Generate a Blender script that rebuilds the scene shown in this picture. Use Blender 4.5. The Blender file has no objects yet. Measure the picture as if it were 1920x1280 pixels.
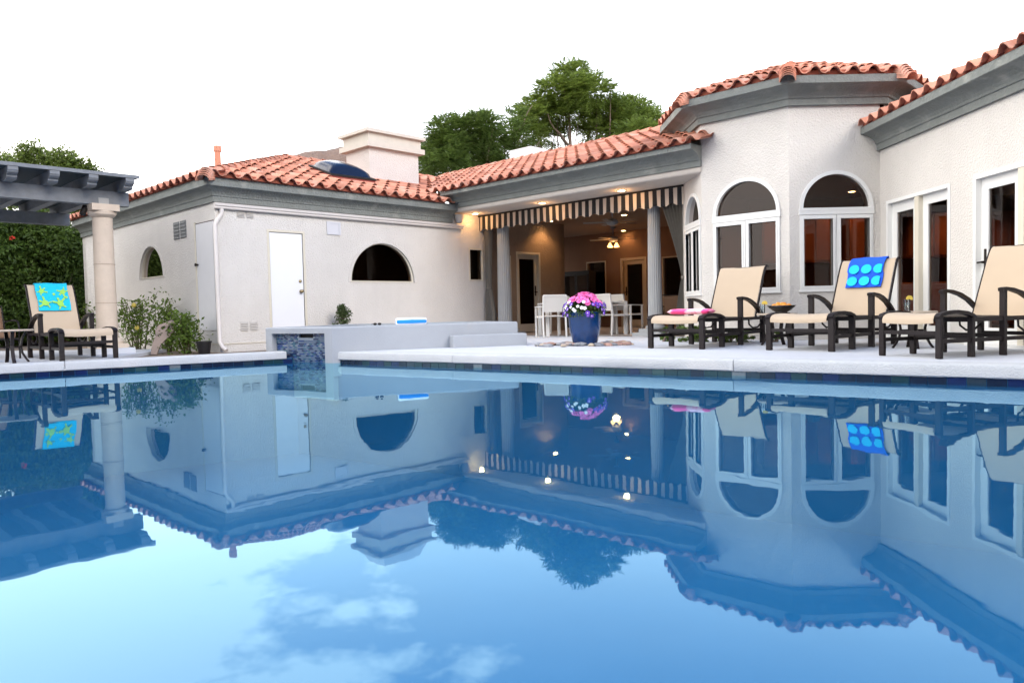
import bpy, bmesh, math, random
from math import sin, cos, pi, radians, sqrt, atan2, hypot
from mathutils import Vector, Matrix
from mathutils.geometry import tessellate_polygon
random.seed(7)
sc = bpy.context.scene
COL = sc.collection
# ------------------------------------------------------------------ camera
PITCH, ROLL, YAW, CZ = radians(2.37), radians(-1.34), radians(0.7), 0.74
cp, sp = cos(PITCH), sin(PITCH)
Rm = Matrix(((1, 0, 0), (0, -sp, -cp), (0, cp, -sp)))
Rr = Matrix(((cos(ROLL), -sin(ROLL), 0), (sin(ROLL), cos(ROLL), 0), (0, 0, 1)))
Rh = Matrix(((cos(YAW), -sin(YAW), 0), (sin(YAW), cos(YAW), 0), (0, 0, 1)))
W2C = Rr @ Rm @ Rh
right, down, fwd = W2C[0], W2C[1], W2C[2]
cd = bpy.data.cameras.new('camera')
cam = bpy.data.objects.new('camera', cd); COL.objects.link(cam)
mw = Matrix.Identity(4)
for i in range(3):
    mw[i][0], mw[i][1], mw[i][2] = right[i], -down[i], -fwd[i]
mw[2][3] = CZ
cam.matrix_world = mw
cd.sensor_width = 36.0; cd.lens = 36.0 * 1396 / 1920; cd.clip_start = 0.05; cd.clip_end = 4000
sc.camera = cam
# ------------------------------------------------------------------ sky, sun, exposure
SUN_EL, SUN_AZ = radians(32), radians(140)          # azimuth clockwise from +Y
w = bpy.data.worlds.new('World'); sc.world = w; w.use_nodes = True
nt = w.node_tree; nt.nodes.clear()
N = nt.nodes.new; LK = nt.links.new
sky = N('ShaderNodeTexSky'); sky.sky_type = 'NISHITA'; sky.sun_disc = False
sky.sun_elevation = SUN_EL; sky.sun_rotation = SUN_AZ; sky.air_density = 1.0; sky.dust_density = 0.4; sky.ozone_density = 2.5
tc = N('ShaderNodeTexCoord')
mp = N('ShaderNodeMapping'); mp.inputs['Scale'].default_value = (1.0, 1.0, 2.6); mp.inputs['Location'].default_value = (0.35, 0.1, 0.0)
n1 = N('ShaderNodeTexNoise'); n1.inputs['Scale'].default_value = 3.0; n1.inputs['Detail'].default_value = 7; n1.inputs['Roughness'].default_value = 0.62
n2 = N('ShaderNodeTexNoise'); n2.inputs['Scale'].default_value = 1.3; n2.inputs['Detail'].default_value = 2
ad = N('ShaderNodeMath'); ad.operation = 'MULTIPLY_ADD'; ad.inputs[1].default_value = 0.55
cr = N('ShaderNodeValToRGB'); cr.color_ramp.elements[0].position = 0.86; cr.color_ramp.elements[1].position = 1.30
mxs = N('ShaderNodeMix'); mxs.data_type = 'RGBA'; mxs.inputs['B'].default_value = (13.0, 12.6, 12.2, 1)
bg = N('ShaderNodeBackground'); bg.inputs['Strength'].default_value = 0.15
wo = N('ShaderNodeOutputWorld')
LK(tc.outputs['Generated'], mp.inputs['Vector']); LK(mp.outputs['Vector'], n1.inputs['Vector']); LK(tc.outputs['Generated'], n2.inputs['Vector'])
sxyz = N('ShaderNodeSeparateXYZ'); LK(tc.outputs['Generated'], sxyz.inputs[0])
bank = N('ShaderNodeMath'); bank.operation = 'MULTIPLY_ADD'; bank.inputs[1].default_value = -0.72; LK(sxyz.outputs['X'], bank.inputs[0]); LK(n1.outputs['Fac'], bank.inputs[2])
LK(n2.outputs['Fac'], ad.inputs[0]); LK(bank.outputs[0], ad.inputs[2]); LK(ad.outputs[0], cr.inputs['Fac'])
hz = N('ShaderNodeMapRange'); hz.interpolation_type = 'SMOOTHSTEP'; hz.inputs['From Min'].default_value = 0.06; hz.inputs['From Max'].default_value = 0.72; hz.inputs['To Min'].default_value = 0.85; hz.inputs['To Max'].default_value = 0.0
LK(sxyz.outputs['Z'], hz.inputs['Value'])
mxc = N('ShaderNodeMath'); mxc.operation = 'MAXIMUM'; LK(cr.outputs['Color'], mxc.inputs[0]); LK(hz.outputs['Result'], mxc.inputs[1]); LK(mxc.outputs[0], mxs.inputs['Factor']); hsv = N('ShaderNodeHueSaturation'); hsv.inputs['Saturation'].default_value = 1.3; LK(sky.outputs['Color'], hsv.inputs['Color']); LK(hsv.outputs['Color'], mxs.inputs['A']); LK(mxs.outputs['Result'], bg.inputs['Color']); LK(bg.outputs['Background'], wo.inputs['Surface'])
sd = bpy.data.lights.new('sun', 'SUN'); sd.energy = 1.1; sd.angle = radians(28); sd.color = (1.0, 0.90, 0.78)
sun = bpy.data.objects.new('sun', sd); COL.objects.link(sun)
sv = Vector((sin(SUN_AZ) * cos(radians(32)), cos(SUN_AZ) * cos(radians(32)), sin(radians(32))))
sun.rotation_euler = sv.to_track_quat('Z', 'Y').to_euler()
vs = sc.view_settings; vs.view_transform = 'Standard'; vs.look = 'None'; vs.exposure = 1.15; vs.gamma = 1.0; vs.use_curve_mapping = False
cy = sc.cycles; cy.use_denoising = True; cy.max_bounces = 6; cy.diffuse_bounces = 3; cy.glossy_bounces = 4; cy.transmission_bounces = 4; cy.transparent_max_bounces = 10
cy.caustics_reflective = False; cy.caustics_refractive = False; cy.sample_clamp_indirect = 6; cy.use_adaptive_sampling = True; cy.adaptive_threshold = 0.03
# ------------------------------------------------------------------ materials
MATS = {}
def mat(name, base, rough=0.7, var=0.0, vscale=6.0, bump=0.0, bscale=40.0, bdist=0.01, metal=0.0, spec=0.5, obj_rand=0.0, island=0.0, coat=0.0, stain=None, space='pos', emit=None, detail=4, sheen=0.0, stretch=None, streak=0.0):
    m = bpy.data.materials.new(name); m.use_nodes = True; t = m.node_tree; n = t.nodes; l = t.links
    b = n['Principled BSDF']; b.inputs['Roughness'].default_value = rough; b.inputs['Metallic'].default_value = metal
    b.inputs['Specular IOR Level'].default_value = spec; b.inputs['Coat Weight'].default_value = coat
    base = tuple(c * 0.9 for c in base); b.inputs['Base Color'].default_value = (*base, 1)
    if sheen: b.inputs['Sheen Weight'].default_value = sheen
    if space == 'pos':
        co = n.new('ShaderNodeNewGeometry').outputs['Position']
    else:
        co = n.new('ShaderNodeTexCoord').outputs['Object']
    if stretch:
        mpn = n.new('ShaderNodeMapping'); mpn.inputs['Scale'].default_value = stretch; l.new(co, mpn.inputs['Vector']); co = mpn.outputs['Vector']
    cur = None
    def mixmul(fac_out, lo, hi):
        nonlocal cur
        mr = n.new('ShaderNodeMapRange'); mr.inputs['To Min'].default_value = lo; mr.inputs['To Max'].default_value = hi
        l.new(fac_out, mr.inputs['Value'])
        mx = n.new('ShaderNodeMix'); mx.data_type = 'RGBA'; mx.blend_type = 'MULTIPLY'; mx.inputs['Factor'].default_value = 1
        if cur is None: mx.inputs['A'].default_value = (*base, 1)
        else: l.new(cur, mx.inputs['A'])
        l.new(mr.outputs['Result'], mx.inputs['B']); cur = mx.outputs['Result']
    if var:
        nz = n.new('ShaderNodeTexNoise'); nz.inputs['Scale'].default_value = vscale; nz.inputs['Detail'].default_value = detail; nz.inputs['Roughness'].default_value = 0.6
        l.new(co, nz.inputs['Vector'])
        mixmul(nz.outputs['Fac'], 1 - var * 1.6, 1 + var * 1.6)
    if streak:
        mps = n.new('ShaderNodeMapping'); mps.inputs['Scale'].default_value = (5.0, 5.0, 0.35); l.new(co, mps.inputs['Vector'])
        nzs = n.new('ShaderNodeTexNoise'); nzs.inputs['Scale'].default_value = 1.0; nzs.inputs['Detail'].default_value = 5; l.new(mps.outputs['Vector'], nzs.inputs['Vector'])
        mixmul(nzs.outputs['Fac'], 1 - streak, 1 + streak)
    if obj_rand:
        oi = n.new('ShaderNodeObjectInfo'); mixmul(oi.outputs['Random'], 1 - obj_rand, 1 + obj_rand)
    if island:
        gi = n.new('ShaderNodeNewGeometry'); mixmul(gi.outputs['Random Per Island'], 1 - island, 1 + island)
    if stain:
        sc_, col2, lo, hi = stain
        nz = n.new('ShaderNodeTexNoise'); nz.inputs['Scale'].default_value = sc_; nz.inputs['Detail'].default_value = 5
        l.new(co, nz.inputs['Vector'])
        rp = n.new('ShaderNodeValToRGB'); rp.color_ramp.elements[0].position = lo; rp.color_ramp.elements[1].position = hi
        l.new(nz.outputs['Fac'], rp.inputs['Fac'])
        mx = n.new('ShaderNodeMix'); mx.data_type = 'RGBA'; mx.inputs['B'].default_value = (*col2, 1)
        l.new(rp.outputs['Color'], mx.inputs['Factor'])
        if cur is None: mx.inputs['A'].default_value = (*base, 1)
        else: l.new(cur, mx.inputs['A'])
        cur = mx.outputs['Result']
    if cur is not None: l.new(cur, b.inputs['Base Color'])
    if bump:
        nz = n.new('ShaderNodeTexNoise'); nz.inputs['Scale'].default_value = bscale; nz.inputs['Detail'].default_value = 3
        l.new(co, nz.inputs['Vector'])
        bp = n.new('ShaderNodeBump'); bp.inputs['Strength'].default_value = bump; bp.inputs['Distance'].default_value = bdist
        l.new(nz.outputs['Fac'], bp.inputs['Height']); l.new(bp.outputs['Normal'], b.inputs['Normal'])
    if emit:
        b.inputs['Emission Color'].default_value = (*emit[0], 1); b.inputs['Emission Strength'].default_value = emit[1]
    MATS[name] = m
    return m
def glassmat(name, tint, ior=1.5, rough=0.0, boost=1.0):
    m = bpy.data.materials.new(name); m.use_nodes = True; t = m.node_tree; n = t.nodes; l = t.links; n.clear()
    o = n.new('ShaderNodeOutputMaterial'); mx = n.new('ShaderNodeMixShader'); tr = n.new('ShaderNodeBsdfTransparent'); gl = n.new('ShaderNodeBsdfGlossy'); fr = n.new('ShaderNodeFresnel')
    tr.inputs['Color'].default_value = (*tint, 1); gl.inputs['Roughness'].default_value = rough; fr.inputs['IOR'].default_value = ior
    gl.inputs['Color'].default_value = (boost, boost * 0.9, boost * 0.86, 1) if boost < 1 else (1, 1, 1, 1)
    l.new(fr.outputs[0], mx.inputs[0]); l.new(tr.outputs[0], mx.inputs[1]); l.new(gl.outputs[0], mx.inputs[2]); l.new(mx.outputs[0], o.inputs[0])
    MATS[name] = m; return m
stucco = mat('stucco', (0.67, 0.64, 0.60), 0.92, var=0.065, vscale=1.2, bump=0.9, bscale=42, bdist=0.022, spec=0.2, streak=0.035, stain=(0.6, (0.61, 0.58, 0.55), 0.62, 0.95))
stucco_shaded = mat('patio_shaded_stucco', (0.36, 0.275, 0.21), 0.92, var=0.05, vscale=1.2, bump=0.8, bscale=30, bdist=0.03, spec=0.2)  # house stucco with the shade under the patio roof put into its colour
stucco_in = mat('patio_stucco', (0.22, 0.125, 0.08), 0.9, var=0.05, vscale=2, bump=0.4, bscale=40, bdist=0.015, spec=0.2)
trim = mat('cornice_paint', (0.205, 0.22, 0.208), 0.85, var=0.13, vscale=5, bump=0.8, bscale=26, bdist=0.02, spec=0.2, stain=(2.5, (0.33, 0.335, 0.30), 0.6, 0.85))
ceil_shade_m = mat('patio_ceiling_shade', (0.30, 0.215, 0.16), 0.9, var=0.05, bump=0.3, bscale=40, bdist=0.01, spec=0.2)  # inner ceiling tone: the patio's low light is painted into this colour
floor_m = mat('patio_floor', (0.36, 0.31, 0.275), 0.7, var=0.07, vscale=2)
soffit_m = mat('soffit_paint', (0.56, 0.51, 0.46), 0.9, var=0.05, bump=0.3, bscale=40, bdist=0.01, spec=0.2)
terra = mat('terracotta', (0.57, 0.255, 0.175), 0.9, var=0.18, vscale=9, bump=0.25, bscale=60, bdist=0.004, obj_rand=0.30, island=0.0, spec=0.08, stain=(2.2, (0.62, 0.40, 0.32), 0.52, 0.8))
terra_f = mat('terracotta_field', (0.57, 0.255, 0.175), 0.9, var=0.18, vscale=9, bump=0.25, bscale=60, bdist=0.004, island=0.30, spec=0.08, stain=(2.2, (0.62, 0.40, 0.32), 0.52, 0.8))
underlay = mat('roof_underlay', (0.26, 0.075, 0.05), 0.9, var=0.1)
gutter_m = mat('gutter_paint', (0.64, 0.60, 0.57), 0.5, var=0.03)
white_p = mat('white_paint', (0.80, 0.81, 0.83), 0.45, var=0.015, vscale=3, spec=0.4)
vinyl = mat('white_vinyl', (0.78, 0.78, 0.76), 0.4, var=0.02, vscale=4, spec=0.4)
cream_p = mat('cream_paint', (0.66, 0.61, 0.50), 0.5, var=0.03, vscale=4)
tan_p = mat('tan_paint', (0.46, 0.35, 0.24), 0.55, var=0.03, vscale=4)
deck_m = mat('deck_concrete', (0.58, 0.605, 0.65), 0.9, var=0.05, vscale=1.5, bump=0.5, bscale=30, bdist=0.008, spec=0.2, stain=(0.5, (0.46, 0.475, 0.51), 0.45, 0.8))
coping_m = mat('coping_concrete', (0.50, 0.52, 0.54), 0.92, var=0.07, vscale=3, bump=0.7, bscale=60, bdist=0.012, spec=0.2, stain=(1.6, (0.52, 0.51, 0.51), 0.58, 0.85))
spa_m = mat('spa_stucco', (0.37, 0.395, 0.43), 0.9, var=0.06, vscale=2, bump=0.4, bscale=50, bdist=0.006, spec=0.2, stain=(2.2, (0.37, 0.345, 0.335), 0.6, 0.85))
dirt = mat('dirt', (0.20, 0.15, 0.11), 0.95, var=0.2, vscale=3, bump=0.6, bscale=12, bdist=0.03)
plaster = mat('pool_plaster', (0.001, 0.098, 0.245), 0.7, var=0.06, vscale=0.8)
black = mat('black_void', (0.004, 0.004, 0.005), 0.8)
dark_metal = mat('brown_aluminium', (0.012, 0.0075, 0.008), 0.5, var=0.1, vscale=20, spec=0.25, space='obj')
iron = mat('dark_iron', (0.014, 0.012, 0.012), 0.55, spec=0.2)
sling = mat('tan_sling', (0.50, 0.395, 0.285), 0.75, var=0.03, vscale=3, bump=0.25, bscale=240, bdist=0.003, space='obj', sheen=0.1)
brown_cush = mat('brown_cushion', (0.20, 0.115, 0.07), 0.85, var=0.06, vscale=8, space='obj')
stone_col = mat('cast_stone', (0.60, 0.50, 0.40), 0.85, var=0.07, vscale=8, bump=0.3, bscale=60, bdist=0.006, stain=(9, (0.42, 0.33, 0.27), 0.68, 0.8))
wood_grey = mat('grey_stained_wood', (0.19, 0.205, 0.225), 0.75, var=0.18, vscale=9, bump=0.3, bscale=20, bdist=0.004)
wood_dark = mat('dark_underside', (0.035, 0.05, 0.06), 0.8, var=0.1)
col_grey = mat('column_paint', (0.36, 0.37, 0.375), 0.75, var=0.05, vscale=4)
glass = glassmat('window_glass', (0.58, 0.49, 0.43), 1.48, boost=0.7)
water_glass = glassmat('clear_glass', (0.93, 0.96, 0.97), 1.45)
wood_cab = mat('cherry_wood', (0.22, 0.06, 0.02), 0.5, var=0.12, vscale=6)
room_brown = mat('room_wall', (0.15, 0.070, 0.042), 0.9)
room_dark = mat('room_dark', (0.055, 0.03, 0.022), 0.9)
bronze = mat('dark_bronze', (0.03, 0.024, 0.02), 0.35, metal=0.7)
brass = mat('aged_brass', (0.35, 0.27, 0.15), 0.35, metal=0.9)
pot_blue = mat('blue_glaze', (0.002, 0.032, 0.13), 0.16, var=0.3, vscale=7, coat=0.35, spec=0.5)
lampglow = mat('lamp_glow', (1, 0.9, 0.7), 0.5, emit=((1.0, 0.66, 0.34), 9.0))
shadeglow = mat('shade_glow', (1, 0.75, 0.45), 0.5, emit=((1.0, 0.42, 0.11), 3.0))
def foliage(name, c, isl=0.45, trans=0.32):
    m = mat(name, c, 0.55, var=0.2, vscale=0.9, island=isl, spec=0.3)
    t = m.node_tree; b = t.nodes['Principled BSDF']; o = t.nodes['Material Output']
    tl = t.nodes.new('ShaderNodeBsdfTranslucent'); mx = t.nodes.new('ShaderNodeMixShader'); mx.inputs[0].default_value = trans
    src = b.inputs['Base Color'].links[0].from_socket
    hs = t.nodes.new('ShaderNodeHueSaturation'); hs.inputs['Value'].default_value = 1.5; hs.inputs['Hue'].default_value = 0.485
    t.links.new(src, hs.inputs['Color']); t.links.new(hs.outputs[0], tl.inputs['Color'])
    t.links.new(b.outputs[0], mx.inputs[1]); t.links.new(tl.outputs[0], mx.inputs[2]); t.links.new(mx.outputs[0], o.inputs['Surface'])
    return m
leaf_tree = foliage('tree_leaf', (0.14, 0.205, 0.036))
leaf_tree2 = foliage('tree_leaf_dark', (0.095, 0.155, 0.032))
leaf_hedge = foliage('hedge_leaf', (0.060, 0.105, 0.018))
leaf_hedge_lt = foliage('hedge_top_leaf', (0.11, 0.16, 0.03))
leaf_citrus = foliage('citrus_leaf', (0.085, 0.140, 0.022))
leaf_shrub = foliage('shrub_leaf', (0.070, 0.105, 0.035))
leaf_pet = foliage('petunia_leaf', (0.060, 0.115, 0.025))
bark = mat('bark', (0.20, 0.145, 0.11), 0.9, var=0.2, vscale=5, bump=0.5, bscale=12, bdist=0.02)
stem_m = mat('green_stem', (0.10, 0.095, 0.04), 0.8)
# ------------------------------------------------------------------ mesh helpers
class MB:
    def __init__(s): s.v = []; s.f = []; s.m = []; s.mi = 0
    def add(s, vs_, fs):
        o = len(s.v); s.v += [tuple(p) for p in vs_]; s.f += [tuple(i + o for i in f) for f in fs]; s.m += [s.mi] * len(fs); return s
    def poly(s, *p): return s.add(p, [tuple(range(len(p)))])
    def obox(s, o, a, b, c):
        o, a, b, c = map(Vector, (o, a, b, c))
        p = [o, o + a, o + a + b, o + b, o + c, o + a + c, o + a + b + c, o + b + c]
        return s.add(p, [(0, 3, 2, 1), (4, 5, 6, 7), (0, 1, 5, 4), (1, 2, 6, 5), (2, 3, 7, 6), (3, 0, 4, 7)])
    def box(s, x0, x1, y0, y1, z0, z1): return s.obox((x0, y0, z0), (x1 - x0, 0, 0), (0, y1 - y0, 0), (0, 0, z1 - z0))
    def bar(s, p, q, wd, ht, up=(0, 0, 1)):
        p, q = Vector(p), Vector(q); d = q - p; x = d.cross(Vector(up)).normalized(); z = x.cross(d).normalized()
        return s.obox(p - x * wd / 2 - z * ht / 2, d, x * wd, z * ht)
    def tube(s, pts, r, n=8, caps=True):
        pts = [Vector(p) for p in pts]; k = len(pts); rs = r if isinstance(r, (list, tuple)) else [r] * k
        vs_ = []; x = None
        for i, p in enumerate(pts):
            d = (pts[min(i + 1, k - 1)] - pts[max(i - 1, 0)]).normalized()
            if x is None:
                x = d.orthogonal().normalized()
            x = (x - d * x.dot(d)).normalized(); y = d.cross(x)
            for j in range(n):
                a = 2 * pi * j / n; vs_.append(p + (x * cos(a) + y * sin(a)) * rs[i])
        fs = [(i * n + j, i * n + (j + 1) % n, (i + 1) * n + (j + 1) % n, (i + 1) * n + j) for i in range(k - 1) for j in range(n)]
        if caps: fs += [tuple(range(n - 1, -1, -1)), tuple((k - 1) * n + j for j in range(n))]
        return s.add(vs_, fs)
    def strip(s, pts, wd, th, side):
        # flat bar bent through pts; width along 'side', thickness normal to path
        pts = [Vector(p) for p in pts]; k = len(pts); side = Vector(side).normalized(); vs_ = []
        for i, p in enumerate(pts):
            d = (pts[min(i + 1, k - 1)] - pts[max(i - 1, 0)]).normalized(); nn = side.cross(d).normalized()
            for a, b in ((-1, -1), (1, -1), (1, 1), (-1, 1)): vs_.append(p + side * wd / 2 * a + nn * th / 2 * b)
        fs = [(i * 4 + j, i * 4 + (j + 1) % 4, (i + 1) * 4 + (j + 1) % 4, (i + 1) * 4 + j) for i in range(k - 1) for j in range(4)]
        fs += [(3, 2, 1, 0), tuple((k - 1) * 4 + j for j in range(4))]
        return s.add(vs_, fs)
    def lathe(s, prof, n=24, c=(0, 0, 0), sx=1.0, sy=1.0, flute=None):
        vs_ = []
        for r, z in prof:
            for j in range(n):
                a = 2 * pi * j / n; rr = r * (1 - (flute if flute and j % 2 else 0)); vs_.append((c[0] + rr * cos(a) * sx, c[1] + rr * sin(a) * sy, c[2] + z))
        k = len(prof)
        fs = [(i * n + j, i * n + (j + 1) % n, (i + 1) * n + (j + 1) % n, (i + 1) * n + j) for i in range(k - 1) for j in range(n)]
        if prof[0][0] > 1e-6: fs.append(tuple(range(n - 1, -1, -1)))
        if prof[-1][0] > 1e-6: fs.append(tuple((k - 1) * n + j for j in range(n)))
        return s.add(vs_, fs)
    def build(s, name, m, parent=None, smooth=False, loc=None, fix=True, bevel=0.0, angle=None):
        me = bpy.data.meshes.new(name); me.from_pydata(s.v, [], s.f)
        for x in (m if isinstance(m, (list, tuple)) else [m]): me.materials.append(x)
        if any(s.m): me.polygons.foreach_set('material_index', s.m)
        if fix:
            bm = bmesh.new(); bm.from_mesh(me); bmesh.ops.remove_doubles(bm, verts=bm.verts, dist=1e-6); bmesh.ops.recalc_face_normals(bm, faces=bm.faces); bm.to_mesh(me); bm.free()
        if smooth:
            me.polygons.foreach_set('use_smooth', [True] * len(me.polygons))
            if angle: me.set_sharp_from_angle(angle=radians(angle))
        me.update()
        o = bpy.data.objects.new(name, me); COL.objects.link(o)
        if parent is not None: o.parent = parent
        if loc is not None: o.location = loc
        if bevel:
            b = o.modifiers.new('edge', 'BEVEL'); b.width = bevel; b.segments = 2; b.limit_method = 'ANGLE'; b.angle_limit = radians(40)
        return o
def tag(o, label=None, cat=None, group=None, kind=None):
    if label: o['label'] = label
    if cat: o['category'] = cat
    if group: o['group'] = group
    if kind: o['kind'] = kind
    return o
def empty(name, loc=(0, 0, 0), rz=0.0, **k):
    o = bpy.data.objects.new(name, None); COL.objects.link(o); o.location = loc; o.rotation_euler = (0, 0, rz); o.empty_display_size = 0.2
    return tag(o, **k)
def copy_tree(o, parent=None):
    c = o.copy(); COL.objects.link(c); c.parent = parent
    for ch in list(o.children): copy_tree(ch, c)
    return c
def inst(name, me, parent, mtx):
    o = bpy.data.objects.new(name, me); COL.objects.link(o); o.parent = parent; o.matrix_basis = mtx; return o
G = 0.17
S2 = sqrt(0.5)
P0 = (-5.064, 13.388); B0 = (3.460, 12.791); V0 = (4.544, 11.706); E0 = (5.977, 11.706)
class Plane:
    """vertical plane: u along d, h above the deck, off outwards along n"""
    def __init__(s, o, d, n): s.o = o; s.d = d; s.n = n
    def P(s, u, h, off=0.0): return Vector((s.o[0] + s.d[0] * u + s.n[0] * off, s.o[1] + s.d[1] * u + s.n[1] * off, h + G))
PF = Plane(P0, (S2, S2), (S2, -S2)); PL = Plane(P0, (-S2, S2), (-S2, -S2)); PM = Plane(B0, (-S2, S2), (-S2, -S2))
PA = Plane(B0, (0, 1), (-1, 0)); PB = Plane(B0, (S2, -S2), (-S2, -S2)); PC = Plane(V0, (1, 0), (0, -1)); PR = Plane(E0, (0, -1), (-1, 0))
def rect(u0, u1, h0, h1): return [(u0, h0), (u1, h0), (u1, h1), (u0, h1)]
def archloop(c, r, h, h0=None, n=22, ry=None):
    ry = ry or r; top = [(c + r * cos(pi * i / n), h + ry * sin(pi * i / n)) for i in range(n + 1)]
    return top if h0 is None else [(c - r, h0), (c + r, h0)] + top
def wall_mesh(mb, pl, outer, holes, th, off=0.0):
    """front sheet with holes, reveals through the thickness, back sheet"""
    loops = [outer] + holes
    v3 = [[Vector((p[0], p[1], 0)) for p in lp] for lp in loops]
    tris = tessellate_polygon(v3); flat = [p for lp in loops for p in lp]
    for o_ in (off, off - th):
        mb.add([pl.P(p[0], p[1], o_) for p in flat], [tuple(t) for t in tris])
    for lp in loops:
        k = len(lp)
        for i in range(k):
            a, b = lp[i], lp[(i + 1) % k]
            mb.poly(pl.P(*a, off), pl.P(*b, off), pl.P(*b, off - th), pl.P(*a, off - th))
def ring(mb, pl, outer, inner, o0, o1):
    k = len(outer)
    for i in range(k):
        j = (i + 1) % k
        a, b, c, d = outer[i], outer[j], inner[j], inner[i]
        mb.poly(pl.P(*a, o1), pl.P(*b, o1), pl.P(*c, o1), pl.P(*d, o1))
        mb.poly(pl.P(*d, o1), pl.P(*c, o1), pl.P(*c, o0), pl.P(*d, o0))
        mb.poly(pl.P(*a, o1), pl.P(*b, o1), pl.P(*b, o0), pl.P(*a, o0))
def pbox(mb, pl, u0, u1, h0, h1, o0, o1):
    a = pl.P(u0, h0, o0); return mb.obox(a, pl.P(u1, h0, o0) - a, pl.P(u0, h0, o1) - a, pl.P(u0, h1, o0) - a)
def sweep(mb, path, prof, closed=False):
    """path: list of (x,y), outward on the right-hand side given by per-segment normals; prof: (off, h)"""
    k = len(path); segs = k if closed else k - 1
    def nrm(i):
        a, b = path[i % k], path[(i + 1) % k]; d = Vector((b[0] - a[0], b[1] - a[1])).normalized(); return Vector((d.y, -d.x))
    vs_ = []
    for i in range(k):
        if closed or 0 < i < k - 1:
            n1, n2 = nrm((i - 1) % k), nrm(i); m_ = (n1 + n2) / (1 + n1.dot(n2))
        else: m_ = nrm(0) if i == 0 else nrm(k - 2)
        for o, h in prof: vs_.append((path[i][0] + m_.x * o, path[i][1] + m_.y * o, h + G))
    q = len(prof)
    fs = [(i * q + j, i * q + (j + 1) % q, ((i + 1) % k) * q + (j + 1) % q, ((i + 1) % k) * q + j) for i in range(segs) for j in range(q)]
    if not closed: fs += [tuple(range(q)), tuple((k - 1) * q + j for j in range(q))]
    return mb.add(vs_, fs)
# ================================================================== SETTING: ground, pool, deck, hills
POOL = [(-12.0, 7.0), (-3.37, 12.10), (9.0, 2.98), (9.0, -5.0), (-12.0, -5.0)]
def flat(mb, outer, holes, z):
    loops = [outer] + holes; v3 = [[Vector((p[0], p[1], 0)) for p in lp] for lp in loops]
    fl = [p for lp in loops for p in lp]
    tr_ = []
    for a, b, c in tessellate_polygon(v3):
        A, B, C_ = fl[a], fl[b], fl[c]
        up = (B[0] - A[0]) * (C_[1] - A[1]) - (B[1] - A[1]) * (C_[0] - A[0]) > 0
        tr_.append((a, b, c) if up else (a, c, b))
    mb.add([(p[0], p[1], z) for p in fl], tr_)
mb = MB(); flat(mb, [(-1500, -1500), (1500, -1500), (1500, 1500), (-1500, 1500)], [POOL], G - 0.06)
tag(mb.build('ground', dirt), kind='structure')
# basin
mb = MB(); n_ = len(POOL)
for i in range(n_):
    a, b = POOL[i], POOL[(i + 1) % n_]; mb.poly((*a, 0.06), (*b, 0.06), (*b, -1.5), (*a, -1.5))
flat(mb, POOL, [], -1.5)
basin = tag(mb.build('pool_basin', plaster), kind='structure')
# water
wm = bpy.data.materials.new('pool_water'); wm.use_nodes = True; t = wm.node_tree; n = t.nodes; l = t.links; n.clear()
o_ = n.new('ShaderNodeOutputMaterial'); mx = n.new('ShaderNodeMixShader'); tr = n.new('ShaderNodeBsdfTransparent'); gl = n.new('ShaderNodeBsdfGlossy'); fr = n.new('ShaderNodeFresnel')
tr.inputs['Color'].default_value = (0.66, 0.94, 0.99, 1); gl.inputs['Roughness'].default_value = 0.015; fr.inputs['IOR'].default_value = 1.52; gl.inputs['Color'].default_value = (0.56, 0.87, 1.0, 1)
ge = n.new('ShaderNodeNewGeometry'); mpn = n.new('ShaderNodeMapping'); mpn.inputs['Scale'].default_value = (1.0, 1.0, 1.0)
nz = n.new('ShaderNodeTexNoise'); nz.inputs['Scale'].default_value = 1.4; nz.inputs['Detail'].default_value = 2.0; nz.inputs['Roughness'].default_value = 0.4
bp = n.new('ShaderNodeBump'); bp.inputs['Strength'].default_value = 0.10; bp.inputs['Distance'].default_value = 0.013
l.new(ge.outputs['Position'], mpn.inputs['Vector']); l.new(mpn.outputs['Vector'], nz.inputs['Vector']); l.new(nz.outputs['Fac'], bp.inputs['Height'])
l.new(bp.outputs['Normal'], gl.inputs['Normal']); l.new(bp.outputs['Normal'], fr.inputs['Normal'])
bf = n.new('ShaderNodeMath'); bf.operation = 'SUBTRACT'; bf.inputs[0].default_value = 1.0; l.new(ge.outputs['Backfacing'], bf.inputs[1])
ff = n.new('ShaderNodeMath'); ff.operation = 'MULTIPLY'; l.new(fr.outputs[0], ff.inputs[0]); l.new(bf.outputs[0], ff.inputs[1])
nz2 = n.new('ShaderNodeTexNoise'); nz2.inputs['Scale'].default_value = 8.0; nz2.inputs['Detail'].default_value = 1.5; l.new(ge.outputs['Position'], nz2.inputs['Vector'])
bp2 = n.new('ShaderNodeBump'); bp2.inputs['Strength'].default_value = 0.10; bp2.inputs['Distance'].default_value = 0.0016; l.new(nz2.outputs['Fac'], bp2.inputs['Height']); l.new(bp2.outputs['Normal'], bp.inputs['Normal'])
l.new(ff.outputs[0], mx.inputs[0]); l.new(tr.outputs[0], mx.inputs[1]); l.new(gl.outputs[0], mx.inputs[2]); l.new(mx.outputs[0], o_.inputs[0])
mb = MB(); flat(mb, POOL, [], 0.0)
tag(mb.build('pool_water', wm, fix=False), kind='structure')
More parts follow.
